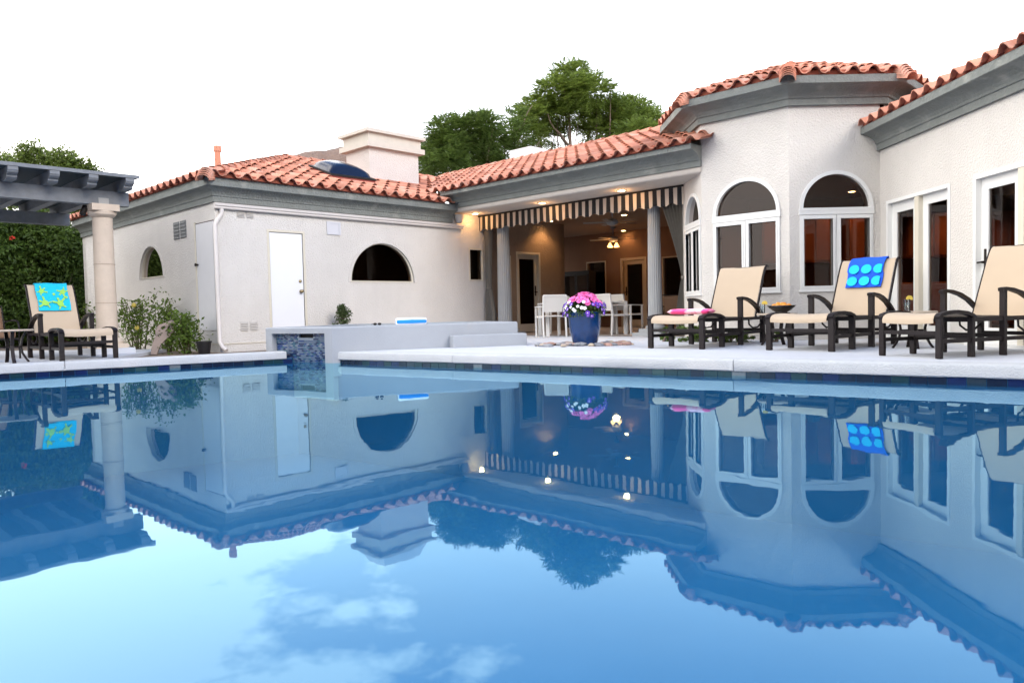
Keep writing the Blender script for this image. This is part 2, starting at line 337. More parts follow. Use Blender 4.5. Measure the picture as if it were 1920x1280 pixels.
# waterline tiles
blues = [mat('glass_tile_%s' % nm, c, 0.2, var=0.25, vscale=25, spec=0.35) for nm, c in
         (('navy', (0.004, 0.010, 0.035)), ('cobalt', (0.006, 0.016, 0.08)), ('teal', (0.008, 0.035, 0.05)), ('slate', (0.020, 0.036, 0.060)), ('seafoam', (0.032, 0.07, 0.08)), ('pearl', (0.14, 0.165, 0.19)))]
def edge_tiles(a, b, step=0.152):
    a, b = Vector((*a, 0)), Vector((*b, 0)); d = (b - a); L = d.length; d.normalize(); nn = Vector((d.y, -d.x, 0))
    mes = []
    for m in blues:
        t_ = MB(); t_.obox((0.003, 0, -0.02), (step - 0.006, 0, 0), (0, 0.009, 0), (0, 0, 0.067)); o = t_.build('pool_tile', m, basin); me = o.data; bpy.data.objects.remove(o); mes.append(me)
    R = Matrix(((d.x, -d.y, 0, 0), (d.y, d.x, 0, 0), (0, 0, 1, 0), (0, 0, 0, 1)))
    k = int(L / step)
    for i in range(k):
        p = a + d * (i * step) - Vector((-d.y, d.x, 0)) * 0.009
        me = random.choices(mes, (6, 3, 6, 2, 1.5, .8))[0]
        inst('pool_tile', me, basin, Matrix.Translation(p) @ R)
edge_tiles((-7.6, 9.60), (-3.41, 12.076))
edge_tiles((-2.60, 11.532), (5.4, 5.634))
# deck slabs
def slab(name, outline, z1, th, m):
    mb = MB(); flat(mb, outline, [], z1); k = len(outline)
    for i in range(k):
        a, b = outline[i], outline[(i + 1) % k]; mb.poly((*a, z1), (*b, z1), (*b, z1 - th), (*a, z1 - th))
    return tag(mb.build(name, m), kind='structure')
dirR = Vector((0.805, -0.593)); nrR = Vector((0.593, 0.805)); dirL = Vector((0.861, 0.509)); nrL = Vector((-0.509, 0.861))
aR = Vector((-2.62, 11.547)) + nrR * 0.30
slab('pool_deck', [(aR.x, aR.y), (9.18, 3.26), (14, 3.26), (14, 30), (-4.2, 30), (-4.2, 15.2), (-1.6, 15.2)], G - 0.003, 0.12, deck_m)
slab('pool_deck', [(-12.15, 7.26), (-5.86, 10.98), (-6.15, 12.7), (-6.4, 14.3), (-13.5, 16.0)], G - 0.003, 0.12, deck_m)
# coping
def coping(a, d, nn, s0, s1, parent):
    prof = [(0.30, 0.05), (-0.03, 0.05), (-0.038, 0.06), (-0.038, G - 0.03), (-0.030, G - 0.010), (-0.012, G), (0.30, G)]
    k = max(2, int((s1 - s0) / 0.25)); vs_ = []; q = len(prof)
    rnd = random.Random(int(s0 * 100))
    for i in range(k + 1):
        s = s0 + (s1 - s0) * i / k; jx = rnd.uniform(-.004, .004); jz = rnd.uniform(-.003, .003)
        for j, (o, z) in enumerate(prof):
            vs_.append((a[0] + d.x * s + nn.x * (o + (jx if o < 0.1 else 0)), a[1] + d.y * s + nn.y * (o + (jx if o < 0.1 else 0)), z + (jz if z < 0.06 else 0)))
    fs = [(i * q + j, i * q + (j + 1) % q, (i + 1) * q + (j + 1) % q, (i + 1) * q + j) for i in range(k) for j in range(q)] + [tuple(range(q)), tuple(k * q + j for j in range(q))]
    return MB().add(vs_, fs).build('coping_slab', coping_m, parent, smooth=True, angle=35)
cop = empty('pool_coping', (0, 0, 0), kind='structure')
for s0, s1 in ((0.0, 2.42), (2.428, 6.28), (6.288, 10.2), (10.208, 14.4)):
    coping((-2.62, 11.547), dirR, nrR, s0, s1, cop)
for s0, s1 in ((-9.9, -5.95), (-5.942, -3.06), (-3.052, 0.0)):
    coping((-3.50, 12.023), dirL, nrL, s0, s1, cop)
# hills
hill_m = mat('desert_hill', (0.185, 0.125, 0.098), 0.95, var=0.2, vscale=0.06, bump=0.8, bscale=0.25, bdist=3, detail=8)
def hill(name, cx, cy, rx, ry, h, seed, nx=46, ny=22, m=hill_m):
    import mathutils.noise as mn
    mb = MB(); vs_ = []; fs = []
    for j in range(ny + 1):
        for i in range(nx + 1):
            u = i / nx * 2 - 1; v = j / ny * 2 - 1; x = cx + u * rx; y = cy + v * ry
            e = max(0, 1 - u * u) * max(0, 1 - v * v)
            z = h * (e ** 0.75) * (0.80 + 0.13 * mn.fractal(Vector((x * 0.02 + seed, y * 0.02, seed)), 1.0, 2.0, 6)) - 2
            vs_.append((x, y, z))
    fs = [(j * (nx + 1) + i, j * (nx + 1) + i + 1, (j + 1) * (nx + 1) + i + 1, (j + 1) * (nx + 1) + i) for j in range(ny) for i in range(nx)]
    return tag(mb.add(vs_, fs).build(name, m, smooth=True, fix=False), kind='structure')
hill('hill', -100, 430, 66, 60, 123, 3.3)
hill('hill', 40, -700, 900, 260, 250, 8.1, m=mat('far_ridge', (0.085, 0.06, 0.065), 0.95, var=0.2, vscale=0.03))
# ================================================================== SPA
SA, SB, SC, SD, SE = (-3.90, 12.30), (-2.61, 11.41), (0.25, 12.47), (-0.35, 14.1), (-2.9, 14.3)
spa = empty('raised_spa', (-2.0, 13.0, G), label='raised grey stucco spa with blue tiled spillway at the pool corner', cat='spa')
def wp(o, root): o.matrix_parent_inverse = Matrix.Translation(root.location).inverted(); return o
fl = hypot(SB[0] - SA[0], SB[1] - SA[1]); dS = ((SB[0] - SA[0]) / fl, (SB[1] - SA[1]) / fl)
PS = Plane(SA, dS, (dS[1], -dS[0]))
SH = 0.385
mb = MB()
wall_mesh(mb, PS, [(0, -0.75), (0.15, -0.75), (0.15, 0.285), (1.40, 0.285), (1.40, -0.75), (fl, -0.75), (fl, SH - 0.02), (0, SH - 0.02)], [], 0.10)
def vert(a, b, z0, z1): mb.poly((*a, z0), (*b, z0), (*b, z1), (*a, z1))
for a, b in ((SB, SC), (SC, SD), (SD, SE), (SE, SA)): vert(a, b, -0.2, SH + G - 0.02)
poly_o = [SA, SB, SC, SD, SE]; cx_, cy_ = -1.9, 12.95
def shrink(p, k): return (cx_ + (p[0] - cx_) * k, cy_ + (p[1] - cy_) * k)
inn = [shrink(p, 0.80) for p in poly_o]; ins = [shrink(p, 0.992) for p in poly_o]
for i in range(5):
    j = (i + 1) % 5
    mb.poly((*ins[i], SH + G), (*ins[j], SH + G), (*inn[j], SH + G), (*inn[i], SH + G))
    mb.poly((*ins[i], SH + G), (*ins[j], SH + G), (*poly_o[j], SH + G - 0.02), (*poly_o[i], SH + G - 0.02))
    mb.poly((*inn[i], SH + G), (*inn[j], SH + G), (*inn[j], SH + G - 0.5), (*inn[i], SH + G - 0.5))
wp(mb.build('shell', spa_m, spa), spa)
mb = MB(); mb.add([(*p, SH + G - 0.07) for p in inn], [(0, 1, 2, 3, 4)]); wp(mb.build('spa_water', wm, spa, fix=False), spa)
mb = MB(); wall_mesh(mb, PS, rect(0.15, 1.40, -0.75, 0.285), [rect(0.70, 1.03, 0.215, 0.278)], 0.04, -0.10); wp(mb.build('spillway_back', mat('grout', (0.30, 0.35, 0.40), 0.8), spa), spa)
mb = MB(); pbox(mb, PS, 0.69, 1.04, 0.205, 0.284, -0.20, -0.135); wp(mb.build('spout_slot', black, spa), spa)
mb = MB(); rr = random.Random(5)
h = 0.283; row = 0
while h > -0.30:
    u = 0.153 - (row % 2) * 0.03 + rr.uniform(0, .01)
    while u < 1.395:
        u0, u1 = max(u, 0.152), min(u + 0.058, 1.398)
        if u1 - u0 > 0.008 and not (h > 0.20 and u1 > 0.70 and u0 < 1.03):
            mb.mi = rr.choices(range(6), (5, 4, 4, 6, 3, 1))[0]; pbox(mb, PS, u0, u1, h - 0.0235, h, -0.105, -0.094 + rr.uniform(0, .003))
        u += 0.0605
    h -= 0.0265; row += 1
mos = [mat('mosaic_%s' % nm, c, 0.25, var=0.2, vscale=25) for nm, c in (('navy', (0.014, 0.035, 0.10)), ('cobalt', (0.03, 0.07, 0.21)), ('teal', (0.04, 0.12, 0.18)), ('slate', (0.11, 0.16, 0.24)), ('seafoam', (0.12, 0.18, 0.25)), ('pearl', (0.20, 0.24, 0.30)))]
wp(tag(mb.build('mosaic_tile', mos, spa, fix=False), kind='stuff'), spa)
# step beside the spa wall
dW = Vector((SC[0] - SB[0], SC[1] - SB[1])).normalized(); nW = Vector((dW.y, -dW.x))
q0 = Vector(SB) + dW * 1.86; q1 = Vector(SB) + dW * 3.12
mb = MB(); mb.obox((q0.x, q0.y, G - 0.02), (*(q1 - q0), 0), (*(nW * 0.24), 0), (0, 0, 0.215)); st = mb.build('step', spa_m, spa, bevel=0.015); wp(st, spa)
# ================================================================== HOUSE
house = empty('house', (0, 16, G), label='white stucco house with red clay tile roofs around the pool', cat='house')
HM = Matrix.Translation(house.location).inverted()
def hp(o):
    o.parent = house; o.matrix_parent_inverse = HM; return o
HF, HM_, HT = 2.62, 2.95, 3.65          # cornice bottoms: left wing, patio / right wing, tower
# --- walls
mb = MB()
hwF = archloop(3.616, 0.823, 1.238); swF = rect(6.08, 6.555, 1.295, 2.07)
pdF = rect(7.12, 7.50, 0.33, 1.94); ddF = rect(7.73, 8.575, 0.0, 2.03); doF = rect(1.018, 1.72, 0.0, 2.157)
wall_mesh(mb, PF, [(0, -0.12), (1.018, -0.12), (1.018, 2.157), (1.72, 2.157), (1.72, -0.12), (6.72, -0.12), (6.72, 2.95), (0, 2.95)], [hwF[::-1], swF], 0.2)
hp(mb.build('wall', stucco)); mb = MB()
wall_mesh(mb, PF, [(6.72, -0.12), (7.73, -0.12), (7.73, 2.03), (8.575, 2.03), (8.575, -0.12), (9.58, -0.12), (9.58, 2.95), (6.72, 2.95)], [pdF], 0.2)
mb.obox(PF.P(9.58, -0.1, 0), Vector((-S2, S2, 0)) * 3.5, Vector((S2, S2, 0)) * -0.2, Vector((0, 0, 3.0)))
hp(mb.build('wall', stucco_shaded))
mb = MB(); hwL = archloop(3.098, 0.646, 1.42)
wall_mesh(mb, PL, rect(0.2, 7.48, -0.12, 2.95), [hwL[::-1]], 0.2)
mb.obox(PL.P(7.48, -0.12, 0), PL.P(7.48, -0.12, -5) - PL.P(7.48, -0.12, 0), PL.P(7.28, -0.12, 0) - PL.P(7.48, -0.12, 0), (0, 0, 3.07))
hp(mb.build('wall', stucco))
def arch_win_hole(c, r): return [(c - r - 0.03, 0.77), (c + r + 0.03, 0.77)] + archloop(c, r + 0.03, 2.06)
TW = ((PA, 0.573, 0.465, 0.0, 1.53), (PB, 0.802, 0.530, 0.0, 1.533), (PC, 0.737, 0.527, 0.0, 1.433))
for pl, c, r, u0, u1 in TW:
    mb = MB(); wall_mesh(mb, pl, rect(u0, u1, -0.12, 3.75), [arch_win_hole(c, r)], 0.22); hp(mb.build('wall', stucco))
OCT = [B0, V0, (6.044, 11.706), (7.105, 12.767), (7.105, 14.267), (6.044, 15.328), (4.544, 15.328), (3.46, 14.30)]
mb = MB()
for i in (2, 3, 4, 5, 6):
    a, b = OCT[i], OCT[(i + 1) % 8]; mb.poly((*a, 2.80 + G), (*b, 2.80 + G), (*b, 3.92), (*a, 3.92))
hp(mb.build('wall', stucco))
mb = MB()
RD1, RD2 = (0.204, 1.847), (2.332, 3.95)
wall_mesh(mb, PR, [(0, -0.12), (RD1[0], -0.12), (RD1[0], 2.12), (RD1[1], 2.12), (RD1[1], -0.12), (RD2[0], -0.12), (RD2[0], 2.13), (RD2[1], 2.13), (RD2[1], -0.12), (8.5, -0.12), (8.5, 3.25), (0, 3.25)], [], 0.22)
hp(mb.build('wall', stucco))
# --- patio room: ceiling, back wall, right wall
SBK = 25.9
bk = Plane(((SBK - (B0[1] - B0[0])) / 2, (SBK + (B0[1] - B0[0])) / 2), (-S2, S2), (-S2, -S2))   # same t origin as PM
cl = [(-1.1, 17.351), B0, (3.46, 14.32), (9.25, 20.11), (bk.P(1.0, 0).x, bk.P(1.0, 0).y), (bk.P(10.5, 0).x, bk.P(10.5, 0).y), (-0.76, 22.64), (1.71, 20.17)]
cl = [(-1.1, 17.351), (B0[0], B0[1]), (3.46, 14.32), tuple(bk.P(1.6, 0).xy), tuple(bk.P(11.2, 0).xy), (-0.9, 22.7), (1.58, 20.02)]
mb = MB(); flat(mb, cl, [], 2.852 + G); flat(mb, cl, [], 2.94 + G); k = len(cl)
for i in range(k): a, b = cl[i], cl[(i + 1) % k]; mb.poly((*a, 2.852 + G), (*b, 2.852 + G), (*b, 2.94 + G), (*a, 2.94 + G))
hp(mb.build('patio_ceiling', soffit_m))
ic = [tuple(PM.P(6.7, 0, -0.87).xy), tuple(PM.P(0.87, 0, -0.87).xy)] + cl[2:]
mb = MB(); flat(mb, ic, [], 2.8495 + G); hp(mb.build('patio_ceiling_shade_sheet', ceil_shade_m))  # thin sheet under the slab carrying the painted ceiling shade
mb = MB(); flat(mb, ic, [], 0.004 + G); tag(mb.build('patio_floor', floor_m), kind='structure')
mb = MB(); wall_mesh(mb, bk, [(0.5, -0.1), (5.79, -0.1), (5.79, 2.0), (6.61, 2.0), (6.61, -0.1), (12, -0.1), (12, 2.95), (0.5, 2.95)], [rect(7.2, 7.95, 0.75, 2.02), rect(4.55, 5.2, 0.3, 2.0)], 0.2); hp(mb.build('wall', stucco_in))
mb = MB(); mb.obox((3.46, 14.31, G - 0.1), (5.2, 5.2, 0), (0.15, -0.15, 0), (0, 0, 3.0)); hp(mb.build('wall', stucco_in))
# --- cornices
def prof(h0, k=1.0, ht=0.38):
    p = [(-0.02, 0), (0.055, 0), (0.055, 0.095), (0.075, 0.105), (0.085, 0.135), (0.115, 0.175), (0.165, 0.21), (0.225, 0.235), (0.27, 0.25), (0.30, 0.252), (0.31, 0.26), (0.31, ht), (-0.02, ht)]
    return [(o * k, h0 + z) for o, z in p]
hp(sweep(MB(), [tuple(PL.P(7.48, 0).xy), P0, tuple(PF.P(5.58, 0).xy)], prof(HF, 0.72, 0.40)).build('cornice', trim))
hp(sweep(MB(), [tuple(PM.P(6.45, 0).xy), tuple(PM.P(-0.01, 0).xy)], prof(HM_, 1.15, 0.345)).build('cornice', trim))
hp(sweep(MB(), [(E0[0], E0[1] - 0.004), (E0[0], 3.2)], prof(2.93, 0.98, 0.365)).build('cornice', trim))
hp(sweep(MB(), OCT[:5] + OCT[5:], prof(HT, 1.1, 0.375), closed=True).build('cornice', trim))
mb = MB(); sweep(mb, [tuple(PM.P(6.43, 0).xy), tuple(PM.P(0.0, 0).xy)], [(-0.30, 2.849), (0.0, 2.849), (0.02, 2.865), (0.03, 2.90), (0.03, 2.948), (-0.30, 2.948)]); hp(mb.build('soffit_beam', soffit_m))
# --- roofs
SL = 0.36; AL = math.atan(SL)
TILE_P, TILE_E, TILE_L = 0.298, 0.36, 0.43
def tile_mesh():
    prof_ = []
    for i in range(6): x = 0.195 * i / 5; prof_.append((x, 0.085 * sin(pi * i / 5) ** 0.9 if 0 < i < 5 else 0.0))
    prof_ += [(0.225, -0.014), (0.265, -0.016), (0.305, 0.004)]
    th = 0.014; k = len(prof_); vs_ = []
    for y in (0, TILE_L):
        f = 1.0 if y == 0 else 0.93
        for x, z in prof_: vs_.append((x - 0.1, y, z * f))
        for x, z in prof_: vs_.append(((x - 0.0975) * 0.94 - 0.0025, y, z * f - th))
    fs = []
    for i in range(k - 1):
        fs += [(i, i + 1, 2 * k + i + 1, 2 * k + i), (k + i + 1, k + i, 3 * k + i, 3 * k + i + 1), (k + i, k + i + 1, i + 1, i)]
    o = MB().add(vs_, fs).build('roof_tile', terra, smooth=True, angle=50, fix=False); me = o.data; bpy.data.objects.remove(o); return me
def cap_mesh():
    vs_ = []; k = 9
    for y, r in ((0, 0.125), (0.40, 0.105)):
        for rr_ in (r, r - 0.015):
            for i in range(k): a = pi * i / (k - 1); vs_.append((-rr_ * cos(a), y, rr_ * sin(a) * 0.9 - 0.02))
    fs = []
    for i in range(k - 1): fs += [(i, i + 1, 2 * k + i + 1, 2 * k + i), (k + i, k + i + 1, i + 1, i), (k + i + 1, k + i, 3 * k + i, 3 * k + i + 1)]
    o = MB().add(vs_, fs).build('ridge_tile', terra, smooth=True, angle=50, fix=False); me = o.data; bpy.data.objects.remove(o); return me
TM, CM = tile_mesh(), cap_mesh()
tiles = []      # (priority, roof, matrix)
rt = random.Random(11)
def basis(o, across, up):
    x = Vector(across).normalized(); y = Vector(up).normalized(); z = x.cross(y).normalized(); y = z.cross(x)
    m = Matrix.Identity(4)
    for i in range(3): m[i][0], m[i][1], m[i][2], m[i][3] = x[i], y[i], z[i], o[i]
    return m
def lay(roof, pl, u0, u1, h0, off, rows, ok, vis=1.0, phase=0.0):
    bdir = (-pl.n[0], -pl.n[1]); al = AL - 0.10
    # keep local z up: across x up = +z
    dx = Vector((pl.d[0], pl.d[1], 0)); upv = Vector((bdir[0] * cos(al), bdir[1] * cos(al), sin(al)))
    flip = dx.cross(upv).z < 0
    for r in range(rows):
        b = r * TILE_E
        k = int((u1 - u0) / TILE_P) + 1
        for i in range(-1, k + 1):
            u = u0 + phase + i * TILE_P
            if not ok(u, b + 0.18): continue
            p = pl.P(u, h0 + SL * b + 0.040, off - b)
            j = Vector((rt.uniform(-.004, .004), rt.uniform(-.004, .004), rt.uniform(-.003, .004)))
            m = basis(p + j, -dx if flip else dx, upv) @ Matrix.Rotation(rt.uniform(-.012, .012), 4, 'Z')
            d = (p - Vector((0, 0, CZ))).length
            tiles.append((vis * (1.0 if r else 1.25) / d, roof, m))
def cap_line(roof, a, b, step=0.33, ends=0):
    a, b = Vector(a), Vector(b); d = (b - a); L = d.length; d.normalize(); x = d.cross(Vector((0, 0, 1))).normalized()
    for i in range(int(L / step)):
        p = a + d * (i * step) + Vector((0, 0, 0.05)); up = (d + Vector((0, 0, -0.05))).normalized()
        o = inst('ridge_tile', CM, roof, basis(p, x, up))
    for e in range(ends):
        inst('ridge_tile', CM, roof, basis(a + d * (-0.035 * (e + 1)) + Vector((0, 0, 0.05 - 0.028 * (e + 1) )), x, (d + Vector((0, 0, -0.05))).normalized()))
def roof_plane(name, polys, m=underlay):
    mb = MB()
    for p in polys: mb.poly(*p)
    return hp(mb.build(name, m, fix=False))
hF = HF + 0.40; oF = 0.28; rF = 3.5          # left wing eave
uj = 5.58 - 0.38                               # where the left wing's eave meets the patio cornice
def PFr(u, b): return PF.P(u, hF + SL * b, oF - b)
def PLr(u, b): return PL.P(u, hF + SL * b, oF - b)
rfF = roof_plane('roof', [(PFr(-oF, 0), PFr(uj + .1, 0), PFr(uj + .1, 0.9), PFr(uj + 2.8, rF), PFr(-oF + rF, rF)), (PLr(-oF, 0), PLr(-oF + rF, rF), PLr(7.6 - rF, rF), PLr(7.6, 0)),
                           (PFr(-oF + rF, rF), PFr(uj + 2.8, rF), PF.P(uj + 2.8, hF, oF - 2 * rF), PF.P(-oF + rF, hF, oF - 2 * rF))])
hM = HM_ + 0.345; oM = 0.40; rM = 3.25
tj = 6.45 - 0.15
def PMr(t_, b): return PM.P(t_, hM + SL * b, oM - b)
rfM = roof_plane('roof', [(PMr(0, 0), PMr(tj, 0), PMr(tj + 4.0, rM), PMr(-0.2, rM)), (PMr(-0.2, rM), PMr(tj + 4.0, rM), PM.P(tj + 4, hM, oM - 2 * rM), PM.P(-0.2, hM, oM - 2 * rM))])
lay(rfF, PF, -oF, uj + 2.6, hF, oF + 0.03, 10, lambda u, b: u > -oF + b - 0.06 and u < max(uj + 0.05, uj + b - 0.9) and b < rF + 0.1
    and not (2.86 < u < 4.08 and 1.12 < b < 1.9) and not (4.40 < u < 6.0 and 1.72 < b < 2.8), 1.15, 0.16)
lay(rfF, PL, -oF, 7.6, hF, oF + 0.03, 3, lambda u, b: u > -oF + b - 0.02 and u < 7.6, 0.5, 0.2)
lay(rfM, PM, -0.1, tj + 4.2, hM, oM + 0.03, 9, lambda t_, b: t_ > -0.25 and t_ < tj + b + 0.45 and b < rM + 0.05 and t_ < tj + 4.2, 1.2, 0.05)
cap_line(rfF, PFr(-oF + .02, 0.02), PFr(-oF + rF, rF), ends=4)
cap_line(rfF, PFr(-oF + rF, rF), PFr(uj + 2.8, rF))
cap_line(rfM, PMr(-0.1, rM), PMr(tj + 4.0, rM))
cap_line(rfF, PLr(-oF + rF, rF), PLr(7.6 - rF, rF))
# right wing
hR = 2.93 + 0.365; oR = 0.31
def PRr(u, b): return PR.P(u, hR + SL * b, oR - b)
rfR = roof_plane('roof', [(PRr(0, 0), PRr(8.5, 0), PRr(8.5, 3.4), PRr(0, 3.4)), (PRr(0, 3.4), PRr(8.5, 3.4), PR.P(8.5, hR, oR - 6.8), PR.P(0, hR, oR - 6.8))])
lay(rfR, PR, -0.0, 8.4, hR, oR + 0.03, 3, lambda u, b: u > -0.02, 0.75, 0.1)
# tower
hT = HT + 0.375; oT = 0.345
ap = Vector((5.29, 13.517, hT + G + SL * 2.16))
eave = []
k = 8
for i in range(8):
    a, b, c = Vector(OCT[i - 1]), Vector(OCT[i]), Vector(OCT[(i + 1) % 8])
    d1 = (b - a).normalized(); d2 = (c - b).normalized(); n1 = Vector((d1.y, -d1.x)); n2 = Vector((d2.y, -d2.x)); m_ = (n1 + n2) / (1 + n1.dot(n2))
    eave.append((b.x + m_.x * oT, b.y + m_.y * oT, hT + G))
rfT = roof_plane('roof', [(eave[i], eave[(i + 1) % 8], tuple(ap)) for i in range(8)])
for i in (0, 1, 2, 7):
    a, b = Vector(OCT[i]), Vector(OCT[(i + 1) % 8]); L = (b - a).length; d = (b - a).normalized()
    pl = Plane(tuple(a), (d.x, d.y), (d.y, -d.x)); ex = oT * math.tan(pi / 8)
    lay(rfT, pl, -ex, L + ex, hT, oT + 0.03, 5, lambda u, b_, L=L: u - 0.03 > -ex + b_ * 0.41 - 0.12 and u + 0.05 < L + ex - b_ * 0.41 + 0.12, 1.0 if i < 2 else 0.55, 0.11)
for i in (0, 1, 2, 3): cap_line(rfT, eave[i], ap, ends=4 if i < 3 else 0)
# closed bird-stops under the eave tiles
mb = MB()
for pl, u0, u1, h0, off in ((PF, -oF, uj, hF, oF), (PL, -oF, 7.55, hF, oF), (PM, 0, tj, hM, oM), (PR, 0, 8.4, hR, oR)):
    pbox(mb, pl, u0, u1, h0 - 0.002, h0 + 0.085, off - 0.07, off - 0.05)
for i in (7, 0, 1, 2):
    a, b = Vector(OCT[i]), Vector(OCT[(i + 1) % 8]); d = (b - a).normalized(); pl = Plane(tuple(a), (d.x, d.y), (d.y, -d.x)); pbox(mb, pl, -0.1, (b - a).length + 0.1, hT - 0.002, hT + 0.085, oT - 0.07, oT - 0.05)
tag(hp(mb.build('bird_stop', mat('mortar_red', (0.34, 0.10, 0.06), 0.9, var=0.15))), kind='stuff')
tiles.sort(key=lambda t_: -t_[0])
for pr, rf, m in tiles[:300]: inst('roof_tile', TM, rf, m)
mb = MB(); tv = [v.co.copy() for v in TM.vertices]; tf = [tuple(p.vertices) for p in TM.polygons]
for pr, rf, m in tiles[300:]: mb.add([m @ v for v in tv], tf)
o = hp(mb.build('roof_tile_field', terra_f, smooth=True, angle=50, fix=False)); o['kind'] = 'stuff'
# --- chimney, skylight, vent pipe
mb = MB(); pbox(mb, PF, 4.42, 5.87, 3.3, 4.62, oF - 2.75, oF - 1.80); ch = hp(mb.build('chimney', stucco))
mb = MB()
pbox(mb, PF, 4.30, 5.99, 4.46, 4.58, oF - 2.87, oF - 1.68); pbox(mb, PF, 4.37, 5.92, 4.58, 4.80, oF - 2.80, oF - 1.75); pbox(mb, PF, 4.28, 6.01, 4.80, 4.87, oF - 2.89, oF - 1.66)
mb.build('chimney_cap', mat('cap_stucco', (0.58, 0.55, 0.48), 0.9, var=0.06, bump=0.3, bscale=30, bdist=0.01), ch)
mb = MB(); a = [PF.P(u, 4.872, oF - b) for u, b in ((4.46, 1.80), (5.84, 1.80), (5.84, 2.74), (4.46, 2.74))]; c = [PF.P(u, 5.20, oF - b) for u, b in ((4.62, 1.95), (5.66, 1.95), (5.66, 2.58), (4.62, 2.58))]
mb.add(a + c, [(0, 1, 5, 4), (1, 2, 6, 5), (2, 3, 7, 6), (3, 0, 4, 7), (4, 5, 6, 7)]); mb.build('spark_hood', white_p, ch)
def PFs(u, b, up): return PF.P(u, hF + SL * b + up, oF - b)
mb = MB()
for (u0, u1, b0, b1, up0, up1) in ((2.90, 4.02, 1.05, 1.90, -0.05, 0.13),):
    lo = [PFs(u, b, up0) for u, b in ((u0, b0), (u1, b0), (u1, b1), (u0, b1))]; hi = [PFs(u, b, up1) for u, b in ((u0, b0), (u1, b0), (u1, b1), (u0, b1))]
    mb.add(lo + hi, [(0, 1, 5, 4), (1, 2, 6, 5), (2, 3, 7, 6), (3, 0, 4, 7), (4, 5, 6, 7)])
sky_l = hp(mb.build('skylight', mat('curb_red', (0.27, 0.045, 0.03), 0.6, var=0.1)))
mb = MB(); lo = [PFs(u, b, 0.132) for u, b in ((2.88, 1.03), (4.04, 1.03), (4.04, 1.92), (2.88, 1.92))]; hi = [p + Vector((0, 0, 0.04)) for p in lo]
mb.add(lo + hi, [(0, 1, 5, 4), (1, 2, 6, 5), (2, 3, 7, 6), (3, 0, 4, 7), (4, 5, 6, 7)]); mb.build('curb_frame', iron, sky_l)
mb = MB(); vs_ = []; nx = 14; ny = 10
for j in range(ny + 1):
    for i in range(nx + 1):
        u = i / nx * 2 - 1; v = j / ny * 2 - 1
        zz = 0.22 * ((1 - u * u) * (1 - v ** 4)) ** 0.5; vs_.append(PFs(3.46 + u * 0.54, 1.475 + v * 0.40, 0.165 + zz))
mb.add(vs_, [(j * (nx + 1) + i, j * (nx + 1) + i + 1, (j + 1) * (nx + 1) + i + 1, (j + 1) * (nx + 1) + i) for j in range(ny) for i in range(nx)])
mb.build('dome', mat('smoked_acrylic', (0.010, 0.013, 0.030), 0.18, spec=0.35, coat=0.1), sky_l, smooth=True)
px = PLr(1.1, 1.55) ; mb = MB(); mb.lathe([(0.062, -0.3), (0.062, 0.55), (0.078, 0.55), (0.075, 0.66), (0.0, 0.66)], 16, (-5.65, 15.2, 3.52))
hp(mb.build('vent_pipe', mat('pipe_orange', (0.62, 0.25, 0.15), 0.6), smooth=True, angle=40))
mb = MB(); pbox(mb, PM, 7.15, 7.95, 4.3, 5.0, oM - 4.6, oM - 3.9); hp(mb.build('roof_unit', white_p))
# --- gutter and downspout on the left wing
mb = MB()
gp = [(0.005, 2.50), (0.06, 2.50), (0.075, 2.515), (0.075, 2.545), (0.095, 2.555), (0.10, 2.60), (0.005, 2.60)]
vs_ = [PF.P(u, h_ - 0.008 * (u / 5.9), o_) for u in (-0.03, 5.88) for o_, h_ in gp]; k = len(gp)
mb.add(vs_, [(j, (j + 1) % k, k + (j + 1) % k, k + j) for j in range(k)] + [tuple(range(k)), tuple(k + j for j in range(k))]); hp(mb.build('gutter', gutter_m))
mb = MB(); mb.tube([PF.P(0.10, 2.50, 0.05), PF.P(0.10, 2.42, 0.05), PF.P(0.02, 2.30, 0.04), PF.P(-0.02, 2.22, 0.035), PF.P(-0.02, 1.0, 0.035), PF.P(-0.02, 0.14, 0.035), PF.P(0.0, 0.04, 0.09), PF.P(0.03, -0.02, 0.18)], 0.04, 10); hp(mb.build('downspout', gutter_m, smooth=True, angle=50))
mb = MB(); mb.lathe([(0.06, 0), (0.09, 0.06), (0.12, 0.18), (0.12, 0.2)], 10, PF.P(5.72, 2.62, 0.1)); hp(mb.build('leader_head', soffit_m, smooth=True))
# foundation lip (weep screed) along left wing
mb = MB(); pbox(mb, PF, 0.02, 6.4, 0.085, 0.10, 0, 0.012); pbox(mb, PL, 0.02, 7.4, 0.085, 0.10, 0, 0.012); pbox(mb, PC, 0, 1.43, 0.085, 0.10, 0, 0.012); pbox(mb, PB, 0, 1.53, 0.085, 0.10, 0, 0.012); hp(mb.build('weep_screed', cream_p))
# --- vents
def louvre(pl, u0, u1, h0, h1, n_, m, name='vent'):
    mb = MB(); pbox(mb, pl, u0, u1, h0, h1, -0.005, 0.006); v = hp(mb.build(name, m))
    for i in range(n_):
        z = h0 + (h1 - h0) * (i + 0.5) / n_; mb = MB(); a = pl.P(u0 + .012, z - 0.008, 0.008); mb.obox(a, pl.P(u1 - .012, z - 0.008, 0.008) - a, pl.P(u0 + .012, z - 0.02, 0.022) - a, Vector((0, 0, 0.006))); mb.build('slat', m, v)
vent_m = mat('vent_paint', (0.56, 0.53, 0.49), 0.8); vent_g = mat('vent_grey', (0.20, 0.21, 0.21), 0.7)
for u in (0.40, 0.575): louvre(PF, u, u + 0.155, 2.395, 2.492, 4, vent_m)
for u in (0.385, 0.57): louvre(PF, u, u + 0.16, 0.33, 0.485, 5, vent_m)
for u in (1.25, 1.57): louvre(PL, u, u + 0.28, 2.10, 2.43, 5, vent_g)
